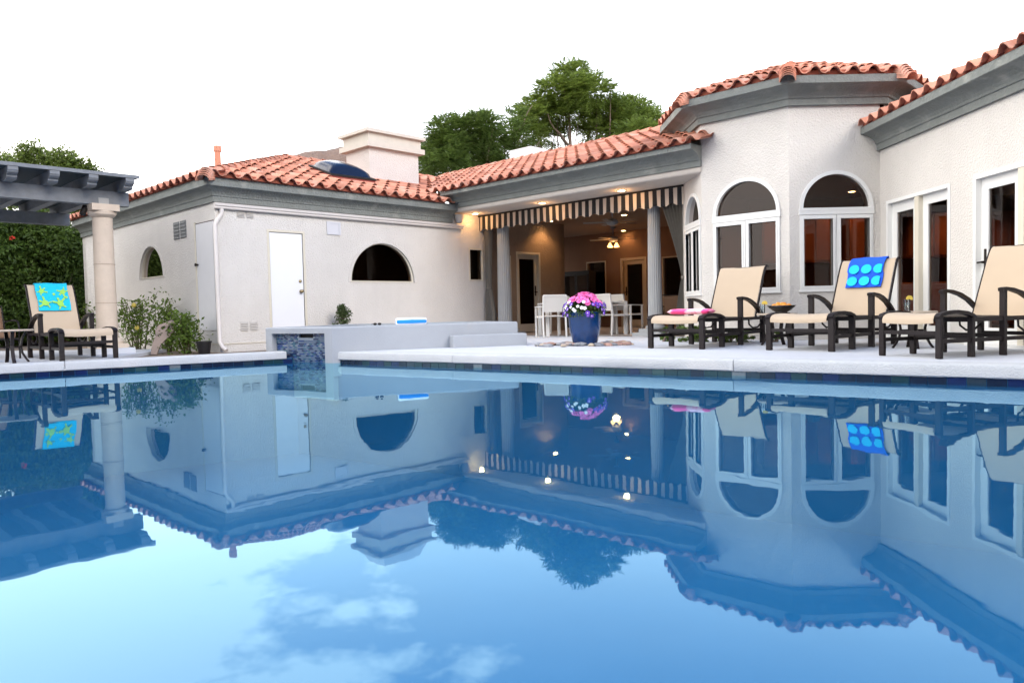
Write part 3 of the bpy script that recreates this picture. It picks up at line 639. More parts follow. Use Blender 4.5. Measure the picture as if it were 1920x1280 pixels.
mb = MB(); ring(mb, PF, rect(2.262, 2.58, 2.175, 2.435), rect(2.30, 2.54, 2.21, 2.40), 0, 0.02); pbox(mb, PF, 2.29, 2.55, 2.20, 2.41, 0, 0.012); hp(mb.build('vent_cover', mat('vent_white', (0.60, 0.60, 0.63), 0.6)))
# --- windows
def pane(pl, loop, off, parent, m=glass):
    MB().add([pl.P(*p, off) for p in loop], [tuple(range(len(loop)))]).build('pane', m, parent, fix=False)
def half_round(pl, c, r, h):
    lo = archloop(c, r, h); k = 0.045
    li = archloop(c, r - k, h + k * 0.6); mb = MB(); ring(mb, pl, lo, li, -0.12, -0.035); w_ = hp(mb.build('window', cream_p))
    pane(pl, li, -0.07, w_)
    lo2 = archloop(c, r + 0.06, h - 0.0); mb = MB(); ring(mb, pl, lo2, archloop(c, r + 0.001, h), 0, 0.012); mb.build('surround', stucco, w_)
half_round(PF, 3.616, 0.823, 1.238); half_round(PL, 3.098, 0.646, 1.42)
def rect_win(pl, u0, u1, h0, h1, m=cream_p):
    mb = MB(); ring(mb, pl, rect(u0, u1, h0, h1), rect(u0 + .035, u1 - .035, h0 + .035, h1 - .035), -0.1, 0.015); w_ = hp(mb.build('window', m)); pane(pl, rect(u0 + .03, u1 - .03, h0 + .03, h1 - .03), -0.05, w_); return w_
rect_win(PF, 6.08, 6.555, 1.295, 2.07); rect_win(PF, 7.12, 7.50, 0.33, 1.94)
rect_win(bk, 7.2, 7.95, 0.75, 2.02, tan_p); rect_win(bk, 4.55, 5.2, 0.3, 2.0, tan_p)
for pl, c, r, u0, u1 in TW:
    ht = 2.06
    mb = MB(); lo = archloop(c, r + 0.055, ht); li = archloop(c, r, ht)
    ring(mb, pl, lo + [(c - r - 0.055, ht - 0.09), (c + r + 0.055, ht - 0.09)], li + [(c - r, ht - 0.03), (c + r, ht - 0.03)], -0.1, 0.03)
    w_ = hp(mb.build('window', vinyl))
    pane(pl, li, -0.04, w_)
    mb = MB(); pbox(mb, pl, c - r - 0.06, c + r + 0.06, ht - 0.035, ht + 0.005, -0.08, 0.036); pbox(mb, pl, c - r - 0.065, c + r + 0.065, ht - 0.10, ht - 0.035, -0.08, 0.032); mb.build('transom_bar', vinyl, w_)
    for a, b in ((c - r - 0.05, c - 0.004), (c + 0.004, c + r + 0.05)):
        mb = MB(); ring(mb, pl, rect(a, b, 0.785, ht - 0.105), rect(a + .058, b - .058, 0.845, ht - 0.165), -0.08, 0.025); ring(mb, pl, rect(a + .030, b - .030, 0.815, ht - 0.135), rect(a + .058, b - .058, 0.845, ht - 0.165), -0.02, 0.034); s_ = mb.build('sash', vinyl, w_)
        pane(pl, rect(a + .05, b - .05, 0.835, ht - 0.155), -0.03, w_)
    mb = MB(); pbox(mb, pl, c - r - 0.07, c + r + 0.07, 0.755, 0.785, -0.05, 0.035); mb.build('sill', vinyl, w_)
# --- doors
def panel_door(pl, u0, u1, h0, h1, off, m=white_p, name='door'):
    mb = MB(); pbox(mb, pl, u0 + .012, u1 - .012, h0 + .012, h1 - .012, off - 0.045, off); return hp(mb.build(name, m))
d1 = panel_door(PF, 1.018, 1.72, -0.05, 2.157, -0.01)
mb = MB(); mb.lathe([(0.03, 0), (0.03, 0.012), (0.012, 0.016), (0.012, 0.035), (0.03, 0.045), (0.034, 0.06), (0.02, 0.075), (0, 0.078)], 14); o = mb.build('door_knob', brass, d1, smooth=True); o.matrix_basis = Matrix.Translation(PF.P(1.645, 1.04, -0.01)) @ Vector((S2, -S2, 0)).to_track_quat('Z', 'Y').to_matrix().to_4x4()
mb = MB(); mb.lathe([(0.03, 0), (0.03, 0.015), (0.022, 0.022), (0, 0.022)], 14); o = mb.build('deadbolt', brass, d1, smooth=True); o.matrix_basis = Matrix.Translation(PF.P(1.64, 1.235, -0.01)) @ Vector((S2, -S2, 0)).to_track_quat('Z', 'Y').to_matrix().to_4x4()
mb = MB(); ring(mb, PF, [(0.975, -0.05), (1.765, -0.05), (1.765, 2.2), (0.975, 2.2)], [(1.018, -0.05), (1.72, -0.05), (1.72, 2.157), (1.018, 2.157)], -0.05, 0.006); mb.build('door_frame', cream_p, d1)
d2 = panel_door(PL, 0.06, 0.80, 0.33, 2.305, 0.022, mat('closet_paint', (0.62, 0.62, 0.63), 0.6, var=0.03))
mb = MB(); pbox(mb, PL, 0.80, 0.85, 0.10, 2.33, 0, 0.03); mb.build('door_stop', cream_p, d2)
mb = MB(); pbox(mb, PL, 0.06, 0.80, 2.297, 2.312, 0, 0.012); mb.build('head_gap', room_dark, d2)
mb = MB(); pbox(mb, PL, 0.06, 0.80, 0.10, 0.325, 0, 0.015); mb.build('kick_board', mat('kick_paint', (0.55, 0.53, 0.51), 0.7, var=0.08), d2)
mb = MB(); mb.lathe([(0.02, 0), (0.02, 0.03), (0.032, 0.04), (0.03, 0.06), (0, 0.065)], 12); o = mb.build('door_knob', bronze, d2, smooth=True); o.matrix_basis = Matrix.Translation(PL.P(0.74, 1.55, 0.022)) @ Vector((-S2, -S2, 0)).to_track_quat('Z', 'Y').to_matrix().to_4x4()
def french(pl, u0, u1, h1, st_, m, fm, handle=None, inset=-0.06, sill=0.16):
    """one glazed leaf"""
    mb = MB(); ring(mb, pl, rect(u0, u1, 0.02, h1), rect(u0 + st_, u1 - st_, sill + 0.06, h1 - st_ * 1.1), inset - 0.045, inset); d_ = hp(mb.build('door', m))
    pane(pl, rect(u0 + st_ - .01, u1 - st_ + .01, sill + 0.05, h1 - st_), inset - 0.02, d_)
    if handle is not None:
        mb = MB(); pbox(mb, pl, handle - 0.018, handle + 0.018, 0.94, 1.20, inset, inset + 0.012); a = pl.P(handle - .01, 1.035, inset + .012); pbox(mb, pl, handle - 0.01, handle + 0.01, 1.02, 1.05, inset + .01, inset + .05)
        pbox(mb, pl, handle - 0.085, handle + 0.03, 1.025, 1.045, inset + .045, inset + .06); mb.build('handle', bronze, d_)
    return d_
def frame3(pl, u0, u1, h1, wd, m, o0=-0.12, o1=0.012):
    mb = MB(); ring(mb, pl, [(u0, -0.02), (u1, -0.02), (u1, h1), (u0, h1)], [(u0 + wd, -0.02), (u1 - wd, -0.02), (u1 - wd, h1 - wd), (u0 + wd, h1 - wd)], o0, o1); return mb
# patio door in the left wing's inner wall
d = french(PF, 7.76, 8.545, 2.0, 0.11, cream_p, cream_p, 8.46); frame3(PF, 7.70, 8.60, 2.055, 0.055, cream_p).build('door_frame', cream_p, d)
d = french(bk, 5.83, 6.57, 1.965, 0.10, tan_p, tan_p, 6.5); frame3(bk, 5.74, 6.66, 2.05, 0.075, tan_p).build('door_frame', tan_p, d)
# right wing glazed doors
d = french(PR, 0.25, 0.985, 2.075, 0.14, vinyl, cream_p); frame3(PR, RD1[0], RD1[1], 2.12, 0.05, vinyl).build('door_frame', vinyl, d)
mb = MB(); pbox(mb, PR, 0.985, 1.09, 0, 2.075, -0.12, 0.004); mb.build('mullion', cream_p, d)
french(PR, 1.09, 1.80, 2.075, 0.13, vinyl, cream_p)
d = french(PR, 2.385, 3.14, 2.085, 0.14, vinyl, cream_p, 2.475); frame3(PR, RD2[0], RD2[1], 2.13, 0.055, vinyl).build('door_frame', vinyl, d)
mb = MB(); pbox(mb, PR, 3.14, 3.24, 0, 2.08, -0.12, 0.004); mb.build('mullion', cream_p, d)
french(PR, 3.24, 3.89, 2.085, 0.13, vinyl, cream_p)
for a, b in (RD1, RD2):
    mb = MB(); pbox(mb, PR, a - 0.04, b + 0.04, -0.02, 0.03, -0.15, 0.10); hp(mb.build('door_sill', vinyl))
# --- rooms behind the glass
def room(name, pts, h0, h1, m, fm=room_dark):
    mb = MB(); k = len(pts)
    for i in range(k): a, b = pts[i], pts[(i + 1) % k]; mb.poly((*a, h0 + G), (*b, h0 + G), (*b, h1 + G), (*a, h1 + G))
    flat(mb, pts, [], h1 + G); mb.mi = 1; flat(mb, pts, [], h0 + G); return hp(mb.build(name, [m, fm]))
def off_pt(pl, u, o): return tuple(pl.P(u, 0, o).xy)
mb = MB()
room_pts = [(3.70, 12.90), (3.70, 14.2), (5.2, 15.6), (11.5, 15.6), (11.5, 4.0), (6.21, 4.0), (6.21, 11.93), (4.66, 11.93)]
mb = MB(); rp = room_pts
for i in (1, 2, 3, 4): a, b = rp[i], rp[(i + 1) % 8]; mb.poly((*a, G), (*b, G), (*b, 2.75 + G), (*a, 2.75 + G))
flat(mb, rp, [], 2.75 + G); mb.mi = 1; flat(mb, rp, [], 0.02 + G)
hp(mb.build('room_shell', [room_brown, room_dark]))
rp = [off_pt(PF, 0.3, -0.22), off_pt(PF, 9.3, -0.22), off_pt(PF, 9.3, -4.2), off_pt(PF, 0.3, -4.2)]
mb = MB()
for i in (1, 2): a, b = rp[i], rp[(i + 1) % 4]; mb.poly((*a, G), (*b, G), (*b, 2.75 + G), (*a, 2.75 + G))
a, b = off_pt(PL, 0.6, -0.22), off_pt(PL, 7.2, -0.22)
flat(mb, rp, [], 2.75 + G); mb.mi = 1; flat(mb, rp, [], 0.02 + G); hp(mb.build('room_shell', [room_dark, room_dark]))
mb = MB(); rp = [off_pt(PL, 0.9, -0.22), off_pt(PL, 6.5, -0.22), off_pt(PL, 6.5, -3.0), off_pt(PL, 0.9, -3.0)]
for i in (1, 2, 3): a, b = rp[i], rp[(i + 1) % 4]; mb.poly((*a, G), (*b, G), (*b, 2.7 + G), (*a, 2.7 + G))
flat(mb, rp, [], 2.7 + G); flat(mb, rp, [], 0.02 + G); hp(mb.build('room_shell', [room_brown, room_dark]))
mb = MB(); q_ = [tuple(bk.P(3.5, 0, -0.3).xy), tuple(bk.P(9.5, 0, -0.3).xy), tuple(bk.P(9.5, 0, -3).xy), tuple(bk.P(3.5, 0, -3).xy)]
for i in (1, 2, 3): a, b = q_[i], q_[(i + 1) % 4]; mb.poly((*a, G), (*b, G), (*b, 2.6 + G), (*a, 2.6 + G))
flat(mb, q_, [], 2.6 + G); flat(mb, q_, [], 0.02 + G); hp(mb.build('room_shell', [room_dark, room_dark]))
# kitchen cabinets seen through the tower and the right wing
for (x0, x1, y0, y1, z0, z1) in ((5.3, 6.9, 15.1, 15.55, 1.40, 2.40), (5.3, 6.9, 14.95, 15.55, 0.05, 0.92), (8.2, 10.8, 15.0, 15.5, 1.45, 2.35), (8.0, 10.9, 14.9, 15.5, 0.05, 0.95), (10.9, 11.4, 9.2, 14.0, 0.05, 2.3), (7.0, 7.9, 14.9, 15.5, 0.05, 2.35)):
    mb = MB(); mb.box(x0, x1, y0, y1, z0 + G, z1 + G); c_ = hp(mb.build('cabinet', wood_cab, bevel=0.01))
    nn = max(2, int(max(x1 - x0, y1 - y0) / 0.5))
    for i in range(nn):
        mb = MB()
        if x1 - x0 > y1 - y0: w_ = (x1 - x0) / nn; mb.box(x0 + i * w_ + .03, x0 + (i + 1) * w_ - .03, y0 - 0.02, y0 - 0.001, z0 + G + .04, z1 + G - .04)
        else: w_ = (y1 - y0) / nn; mb.box(x0 - 0.02, x0 - 0.001, y0 + i * w_ + .03, y0 + (i + 1) * w_ - .03, z0 + G + .04, z1 + G - .04)
        mb.build('cabinet_door', wood_cab, c_, bevel=0.006)
# --- recessed lights (lit)
def lamp(name, loc, energy, size=0.04, col=(1.0, 0.52, 0.20), spot=None):
    ld = bpy.data.lights.new(name, 'SPOT' if spot else 'POINT'); ld.energy = energy; ld.color = col; ld.shadow_soft_size = size
    if spot: ld.spot_size = radians(spot); ld.spot_blend = 0.6
    o = bpy.data.objects.new(name, ld); COL.objects.link(o); o.location = loc; return o
def can(x, y, h, energy, spot=110):
    mb = MB(); mb.lathe([(0.085, 0.0), (0.085, -0.012), (0.062, -0.012), (0.062, 0.0)], 20, (x, y, h + G)); f_ = hp(mb.build('recessed_light', white_p, smooth=True, angle=40))
    mb = MB(); mb.lathe([(0.0, -0.006), (0.062, -0.006)], 20, (x, y, h + G)); mb.build('bulb', lampglow, f_, fix=False)
    if energy: lamp('can_lamp', (x, y, h + G - 0.04), energy, 0.05, spot=spot)
for t_ in (6.163, 4.07, 2.0): p = PM.P(t_, 0, -0.46); can(p.x, p.y, 2.849, 4.5, None)
for x, y, e in ((1.30, 19.3, 14), (3.038, 18.304, 3), (3.627, 21.998, 6)): can(x, y, 2.848, e, 125)
for x, y, e in ((7.4, 13.6, 28), (8.6, 11.5, 28), (6.9, 14.6, 14), (8.0, 9.6, 28), (9.2, 14.2, 30), (5.6, 14.3, 12)): can(x, y, 2.745, e, 140)
for x, y, e in ((-3.6, 17.6, 14), (-2.6, 18.3, 0)): can(x, y, 2.745, e, 140)
# --- columns of the patio
def fluted(p, r, h1):
    mb = MB(); prof_ = [(r * 1.12, 0.10), (r * 1.04, 0.16)] + [(r * (1.04 - 0.20 * i / 8), 0.16 + (h1 - 0.30) * i / 8) for i in range(1, 9)] + [(r * 1.1, h1 - 0.08), (r * 1.25, h1 - 0.04), (r * 1.25, h1)]
    mb.lathe(prof_, 40, (p[0], p[1], G), flute=0.07); c_ = hp(mb.build('column', col_grey))
    mb = MB(); d = Vector((-S2, S2, 0)); n_ = Vector((-S2, -S2, 0)); o = Vector((p[0], p[1], G))
    for w_, z0, z1 in ((0.33, 0, 0.075), (0.24, 0.075, 0.15)): mb.obox(o - d * w_ - n_ * w_ + Vector((0, 0, z0)), d * 2 * w_, n_ * 2 * w_, (0, 0, z1 - z0))
    mb.lathe([(r * 1.35, 0.15), (r * 1.4, 0.17), (r * 1.35, 0.20), (r * 1.18, 0.215)], 24, (p[0], p[1], G)); mb.build('column_base', col_grey, c_)
p = PM.P(5.92, 0, -1.12); fluted((p.x, p.y), 0.165, 2.85)
p = PM.P(1.72, 0, -1.14); fluted((p.x, p.y), 0.14, 2.85)
# ================================================================== PERGOLA
pg = empty('pergola', (-6.80, 12.90, G), label='grey wooden pergola on a pale stone column', cat='pergola')
PMX = Matrix.Translation(pg.location).inverted()
def gp_(o): o.parent = pg; o.matrix_parent_inverse = PMX; return o
pc = (-6.80, 12.90)
mb = MB(); mb.lathe([(0.165, 0.26)] + [(0.168 - 0.012 * i / 6, 0.26 + 2.06 * i / 6) for i in range(7)] + [(0.158, 2.34)], 32, (pc[0], pc[1], G))
colm = gp_(mb.build('column', stone_col, smooth=True, angle=40))
for z in (0.86, 1.52):
    mb = MB(); mb.lathe([(0.1675, z - 0.004), (0.1675, z + 0.004)], 32, (pc[0], pc[1], G)); mb.build('column_joint', mat('joint_dark', (0.35, 0.28, 0.22), 0.9), colm, fix=False)
dF_ = Vector((S2, S2, 0)); dB_ = Vector((-S2, S2, 0))
def sq(mb, w_, z0, z1): o = Vector((pc[0], pc[1], G)); mb.obox(o - dF_ * w_ - dB_ * w_ + Vector((0, 0, z0)), dF_ * 2 * w_, dB_ * 2 * w_, (0, 0, z1 - z0))
mb = MB(); mb.lathe([(0.17, 2.32), (0.215, 2.36), (0.225, 2.40), (0.21, 2.425)], 32, (pc[0], pc[1], G)); sq(mb, 0.215, 2.42, 2.53); mb.build('capital', stone_col, colm)
mb = MB(); mb.lathe([(0.24, 0.16), (0.245, 0.20), (0.215, 0.24), (0.18, 0.265)], 32, (pc[0], pc[1], G)); sq(mb, 0.25, 0.09, 0.165); mb.build('column_base', stone_col, colm)
mb = MB(); sq(mb, 0.33, -0.02, 0.09); mb.build('plinth', deck_m, colm)
def along(s_, b_, h_): return Vector((pc[0], pc[1], G + h_)) + dF_ * s_ + dB_ * b_
def beam(name, s0, s1, b, wd, h0, h1, m=wood_grey):
    mb = MB(); a = along(s0, b - wd / 2, h0); mb.obox(a, dF_ * (s1 - s0), dB_ * wd, (0, 0, h1 - h0)); return gp_(mb.build(name, m, bevel=0.008))
bm_ = beam('beam', -6.0, 0.42, 0, 0.14, 2.53, 2.77)
beam('beam', -6.0, 0.42, 3.4, 0.14, 2.53, 2.77)
mb = MB(); a = along(-0.07, -0.078, 2.545); mb.obox(a, dF_ * 0.16, -dB_ * 0.006, (0, 0, 0.10)); mb.build('bracket_plate', col_grey, bm_)
for i in range(11):
    s0 = 0.30 - i * 0.56
    # shaped tail profile in (b, h): from back to the front tip
    pr = [(4.0, 2.77), (4.0, 2.95), (-0.52, 2.95), (-0.52, 2.90), (-0.50, 2.865), (-0.46, 2.84), (-0.42, 2.83), (-0.42, 2.80), (-0.37, 2.77)]
    k = len(pr); mb = MB(); mb.add([along(s0 + ds, b, h_) for ds in (-0.07, 0.07) for b, h_ in pr], [(j, (j + 1) % k, k + (j + 1) % k, k + j) for j in range(k)] + [tuple(range(k)), tuple(k + j for j in range(k))])
    gp_(mb.build('rafter', wood_grey))
mb = MB(); a = along(-6.0, -0.53, 2.953); mb.obox(a, dF_ * 6.45, dB_ * 0.045, (0, 0, 0.055)); gp_(mb.build('edge_board', wood_grey))
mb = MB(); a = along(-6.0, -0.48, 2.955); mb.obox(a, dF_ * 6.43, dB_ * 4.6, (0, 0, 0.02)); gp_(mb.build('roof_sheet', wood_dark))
# spotlight under the beam
mb = MB(); mb.tube([along(-0.22, 0.1, 2.50), along(-0.29, 0.05, 2.36)], 0.05, 12); gp_(mb.build('spotlight', iron, smooth=True, angle=40))
# ================================================================== CHAISE LOUNGES
CW = 0.79
def make_chaise():
    r = empty('chaise_lounge', (0, 0, 0))
    lw = 0.072
    def leg(u, v, h_): mb = MB(); mb.box(u - lw / 2, u + lw / 2, v - lw * 0.35, v + lw * 0.35, 0, h_); mb.build('leg', dark_metal, r, bevel=0.006)
    for u in (0.0, CW):
        leg(u, 0.0, 0.425); leg(u, 0.555, 0.40); leg(u, 1.13, 0.67); leg(u, 1.86, 0.42)
        mb = MB(); mb.strip([(u, -0.035, 0.40), (u, 0.0, 0.428), (u, 0.10, 0.447), (u, 0.28, 0.457), (u, 0.45, 0.443), (u, 0.56, 0.415), (u, 0.60, 0.385)], lw, 0.035, (1, 0, 0)); mb.build('side_rail', dark_metal, r)
        mb = MB(); mb.bar((u, 0.56, 0.375), (u, 1.86, 0.375), 0.04, 0.045); mb.build('seat_rail', dark_metal, r)
        mb = MB(); mb.bar((u, 0.03, 0.17), (u, 1.84, 0.17), 0.03, 0.04); mb.build('stretcher', dark_metal, r)
        # arm: rises from the post and bows down to the back
        mb = MB(); mb.strip([(u, 1.08, 0.668), (u, 1.14, 0.678), (u, 1.28, 0.668), (u, 1.44, 0.635), (u, 1.60, 0.575), (u, 1.74, 0.495), (u, 1.84, 0.425)], 0.068, 0.034, (1, 0, 0)); mb.build('armrest', dark_metal, r)
        mb = MB(); mb.tube([(u * 0.97 + 0.012, 1.42, 0.375), (u * 0.97 + 0.012, 1.43, 0.29), (u * 0.97 + 0.012, 1.55, 0.235), (u * 0.97 + 0.012, 1.72, 0.24), (u * 0.97 + 0.012, 1.84, 0.30)], 0.013, 8); mb.build('recline_bar', dark_metal, r, smooth=True)
    for v, z in ((0.0, 0.25), (0.555, 0.20), (1.13, 0.20), (1.86, 0.20)):
        mb = MB(); mb.bar((0.03, v, z), (CW - 0.03, v, z), 0.03, 0.04); mb.build('cross_bar', dark_metal, r)
    for v, z in ((0.57, 0.37), (1.13, 0.37), (1.86, 0.375)):
        mb = MB(); mb.bar((0.03, v, z), (CW - 0.03, v, z), 0.035, 0.04); mb.build('cross_bar', dark_metal, r)
    # sling seat: rolled over the foot end
    prf = [(-0.045, 0.355), (-0.05, 0.385), (-0.035, 0.415), (0.0, 0.437), (0.06, 0.450), (0.20, 0.456), (0.40, 0.450), (0.60, 0.428), (0.80, 0.415), (1.05, 0.410), (1.30, 0.400), (1.55, 0.385), (1.66, 0.385)]
    def sheet(prf, u0, u1, sag, th, name, nu=8):
        mb = MB(); vs_ = []; k = len(prf)
        for side in (0, th):
            for v, z in prf:
                for i in range(nu + 1):
                    f = i / nu; s_ = sag * 4 * f * (1 - f); vs_.append((u0 + (u1 - u0) * f, v, z - s_ - side))
        q = nu + 1; fs = []
        for s_ in (0, 1):
            o = s_ * k * q; fs += [(o + j * q + i, o + j * q + i + 1, o + (j + 1) * q + i + 1, o + (j + 1) * q + i) for j in range(k - 1) for i in range(nu)]
        for j in range(k - 1):
            for i in (0, nu): fs.append((j * q + i, (j + 1) * q + i, k * q + (j + 1) * q + i, k * q + j * q + i))
        for j in (0, k - 1):
            fs += [(j * q + i, j * q + i + 1, k * q + j * q + i + 1, k * q + j * q + i) for i in range(nu)]
        return mb.add(vs_, fs).build(name, sling, r, smooth=True, angle=60)
    sheet(prf, 0.04, CW - 0.04, 0.012, 0.006, 'seat_sling')
    bk_ = [(1.64, 0.36), (1.66, 0.42), (1.72, 0.55), (1.79, 0.70), (1.86, 0.85), (1.925, 0.99), (1.98, 1.09), (2.02, 1.145), (2.055, 1.165), (2.09, 1.160)]
    mb = MB(); vs_ = []; nu = 8; k = len(bk_); q = nu + 1
    for th in (0, 0.008):
        for v, z in bk_:
            for i in range(q): f = i / nu; s_ = 0.02 * 4 * f * (1 - f); vs_.append((0.035 + (CW - 0.07) * f, v + s_ * 0.9 + th, z - s_ * 0.3))
    fs = []
    for s_ in (0, 1):
        o = s_ * k * q; fs += [(o + j * q + i, o + j * q + i + 1, o + (j + 1) * q + i + 1, o + (j + 1) * q + i) for j in range(k - 1) for i in range(nu)]
    for j in range(k - 1):
        for i in (0, nu): fs.append((j * q + i, (j + 1) * q + i, k * q + (j + 1) * q + i, k * q + j * q + i))
    fs += [((k - 1) * q + i, (k - 1) * q + i + 1, k * q + (k - 1) * q + i + 1, k * q + (k - 1) * q + i) for i in range(nu)]
    mb.add(vs_, fs).build('back_sling', sling, r, smooth=True, angle=60)
    for u in (0.02, CW - 0.02):
        mb = MB(); mb.tube([(u, v + 0.022, z) for v, z in bk_], 0.017, 8); mb.build('back_frame', dark_metal, r, smooth=True)
    mb = MB(); mb.tube([(0.02, 2.07, 1.145), (CW - 0.02, 2.07, 1.145)], 0.014, 8); mb.build('back_frame', dark_metal, r, smooth=True)
    return r
ch0 = make_chaise(); CG = 'sling chaise lounges around the pool'
poses = [((2.068, 10.375), -43.4, 'tan sling chaise lounge with a pink folded towel on its foot end'), ((3.34, 9.288), -48.4, 'tan sling chaise lounge with a blue dotted towel over its back'),
         ((4.04, 7.87), -70.0, 'tan sling chaise lounge cut off by the right edge of the photo'), ((-6.30, 10.70), 45.0, 'tan sling chaise lounge under the pergola with a turquoise towel on its back')]
chs = []
for i, (p, a, lb) in enumerate(poses):
    c_ = ch0 if i == 0 else copy_tree(ch0); c_.location = (p[0], p[1], G); c_.rotation_euler = (0, 0, radians(a)); tag(c_, lb, 'lounge chair', CG); chs.append(c_)
chs[3].scale = (0.90, 0.92, 1.0); chs[2].scale = (0.86, 0.79, 1.0)
def chm(i): c_ = chs[i]; return Matrix.Translation(c_.location) @ Matrix.Rotation(c_.rotation_euler.z, 4, 'Z') @ Matrix.Diagonal((*c_.scale, 1))
# --- towels
def towel_folded(name, m, n_, lx, ly, th, label, matrix, cat='towel'):
    mb = MB(); rr_ = random.Random(3)
    for s_ in range(n_):
        z0 = s_ * th; nu, nv = 16, 6; vs_ = []
        for top in (0, 1):
            for j in range(nv + 1):
                for i in range(nu + 1):
                    u, v = i / nu * 2 - 1, j / nv * 2 - 1
                    edge = max(0, 1 - abs(u) ** 8) ** 0.5 * max(0, 1 - abs(v) ** 8) ** 0.5
                    wv = 0.006 * sin(u * 7 + s_) + 0.004 * sin(v * 5 + s_ * 2)
                    zz = z0 + th * 0.5 + (1 if top else -1) * th * 0.52 * edge + wv * (0.4 + 0.6 * (s_ / n_))
                    vs_.append((u * lx / 2 * (1 - 0.02 * s_) + 0.008 * (-1) ** s_, v * ly / 2, zz))
        q = nu + 1; K = q * (nv + 1); fs = []
        for o in (0, K): fs += [(o + j * q + i, o + j * q + i + 1, o + (j + 1) * q + i + 1, o + (j + 1) * q + i) for j in range(nv) for i in range(nu)]
        mb.add(vs_, fs)
    o = mb.build(name, m, smooth=True); o.matrix_world = matrix; return tag(o, label, cat)
def node_pattern(name, c0, c1, scale, lo, hi, kind):
    m = mat(name, c0, 0.9, sheen=0.4, bump=0.5, bscale=220, bdist=0.004, space='obj'); t = m.node_tree; n = t.nodes; l = t.links
    tcn = n.new('ShaderNodeTexCoord'); mpn = n.new('ShaderNodeMapping'); mpn.inputs['Scale'].default_value = scale; l.new(tcn.outputs['Object'], mpn.inputs['Vector'])
    if kind == 'noise': tx = n.new('ShaderNodeTexNoise'); tx.inputs['Scale'].default_value = 1; tx.inputs['Detail'].default_value = 1; out = tx.outputs['Fac']
    else: tx = n.new('ShaderNodeTexWave'); tx.bands_direction = 'X'; tx.inputs['Scale'].default_value = 1; out = tx.outputs['Fac']
    l.new(mpn.outputs['Vector'], tx.inputs['Vector'])
    rp_ = n.new('ShaderNodeValToRGB'); rp_.color_ramp.elements[0].position = lo; rp_.color_ramp.elements[1].position = hi; rp_.color_ramp.elements[0].color = (*c0, 1); rp_.color_ramp.elements[1].color = (*c1, 1)
    l.new(out, rp_.inputs['Fac']); l.new(rp_.outputs['Color'], n['Principled BSDF'].inputs['Base Color']); return m
pink = node_pattern('pink_terry', (0.90, 0.06, 0.27), (0.95, 0.55, 0.68), (9, 3, 3), 0.50, 0.62, 'noise')
towel_folded('folded_towel', pink, 1, 0.60, 0.30, 0.072, 'bright pink towel folded on the foot of a chaise lounge', chm(0) @ Matrix.Translation((0.46, 0.30, 0.463)) @ Matrix.Rotation(radians(12), 4, 'Z'))
def drape(name, m, ci, u0, u1, drop, label, dec=None):
    """towel hung over the top of a chaise back"""
    bk_ = [(1.925, 0.99), (1.98, 1.09), (2.02, 1.145), (2.055, 1.165), (2.09, 1.160)]
    fr_ = [(1.64 + (z - 0.36) * 0.466, z) for z in (1.16 - drop, 1.16 - drop * 0.75, 1.16 - drop * 0.5)]
    pth = [(v - 0.012, z) for v, z in fr_] + [(v - 0.014, z + 0.010) for v, z in bk_[0:2]] + [(2.015, 1.165), (2.055, 1.185), (2.10, 1.180), (2.125, 1.15), (2.13, 1.0), (2.128, 0.88)]
    mb = MB(); vs_ = []; nu = 10; q = nu + 1; k = len(pth)
    for side in (0, 1):
        for j, (v, z) in enumerate(pth):
            for i in range(q):
                f = i / nu; a, b = pth[max(j - 1, 0)], pth[min(j + 1, k - 1)]; d = Vector((b[0] - a[0], b[1] - a[1])).normalized()
                w_ = 0.004 * sin(f * 9 + j * 0.7) + (0.01 if side else 0)
                vs_.append((u0 + (u1 - u0) * f + 0.01 * sin(j * 1.3), v - d.y * w_, z + d.x * w_))
    fs = []; K = k * q
    for o in (0, K): fs += [(o + j * q + i, o + j * q + i + 1, o + (j + 1) * q + i + 1, o + (j + 1) * q + i) for j in range(k - 1) for i in range(nu)]
    for j in range(k - 1):
        for i in (0, nu): fs.append((j * q + i, (j + 1) * q + i, K + (j + 1) * q + i, K + j * q + i))
    for j in (0, k - 1): fs += [(j * q + i, j * q + i + 1, K + j * q + i + 1, K + j * q + i) for i in range(nu)]
    o = mb.add(vs_, fs).build(name, m, smooth=True, angle=60); o.matrix_world = chm(ci); tag(o, label, 'towel')
    if dec: dec(o)
    return o
def front(z): return 1.64 + (z - 0.36) * 0.466 - 0.046
def flat_shape(mb, pts, zc, uc, rot=0.0):
    """outline pts (du, ds) laid on the towel front at (uc, zc)"""
    ring_ = []
    for du, ds in pts:
        a = du * cos(rot) - ds * sin(rot); b = du * sin(rot) + ds * cos(rot); z = zc + b * 0.906; ring_.append((uc + a, front(z), z))
    k = len(ring_); back = [(x, y + 0.004, z) for x, y, z in ring_]
    mb.add(ring_ + back, [tuple(range(k))] + [(i, (i + 1) % k, k + (i + 1) % k, k + i) for i in range(k)])
def ell(a, b, n_=20, x=0, y=0): return [(x + a * cos(2 * pi * i / n_), y + b * sin(2 * pi * i / n_)) for i in range(n_)]
terry_b = mat('blue_terry', (0.006, 0.10, 0.72), 0.9, bump=0.5, bscale=220, bdist=0.004, space='obj'); dot_m = mat('aqua_print', (0.01, 0.55, 0.92), 0.9)
def dots(o):
    for r_, z in enumerate((1.03, 0.865)):
        for c_ in range(3):
            u = 0.245 + c_ * 0.165 - 0.0
            a = 0.07
            pts = ell(a, a)
            if c_ == 2: pts = [(min(x, 0.04), y) for x, y in pts]
            mb = MB(); flat_shape(mb, pts, z, u); mb.build('printed_dot', dot_m, o)
drape('draped_towel', terry_b, 1, 0.16, 0.635, 0.385, 'blue towel with round aqua dots hung over a chaise back', dots)
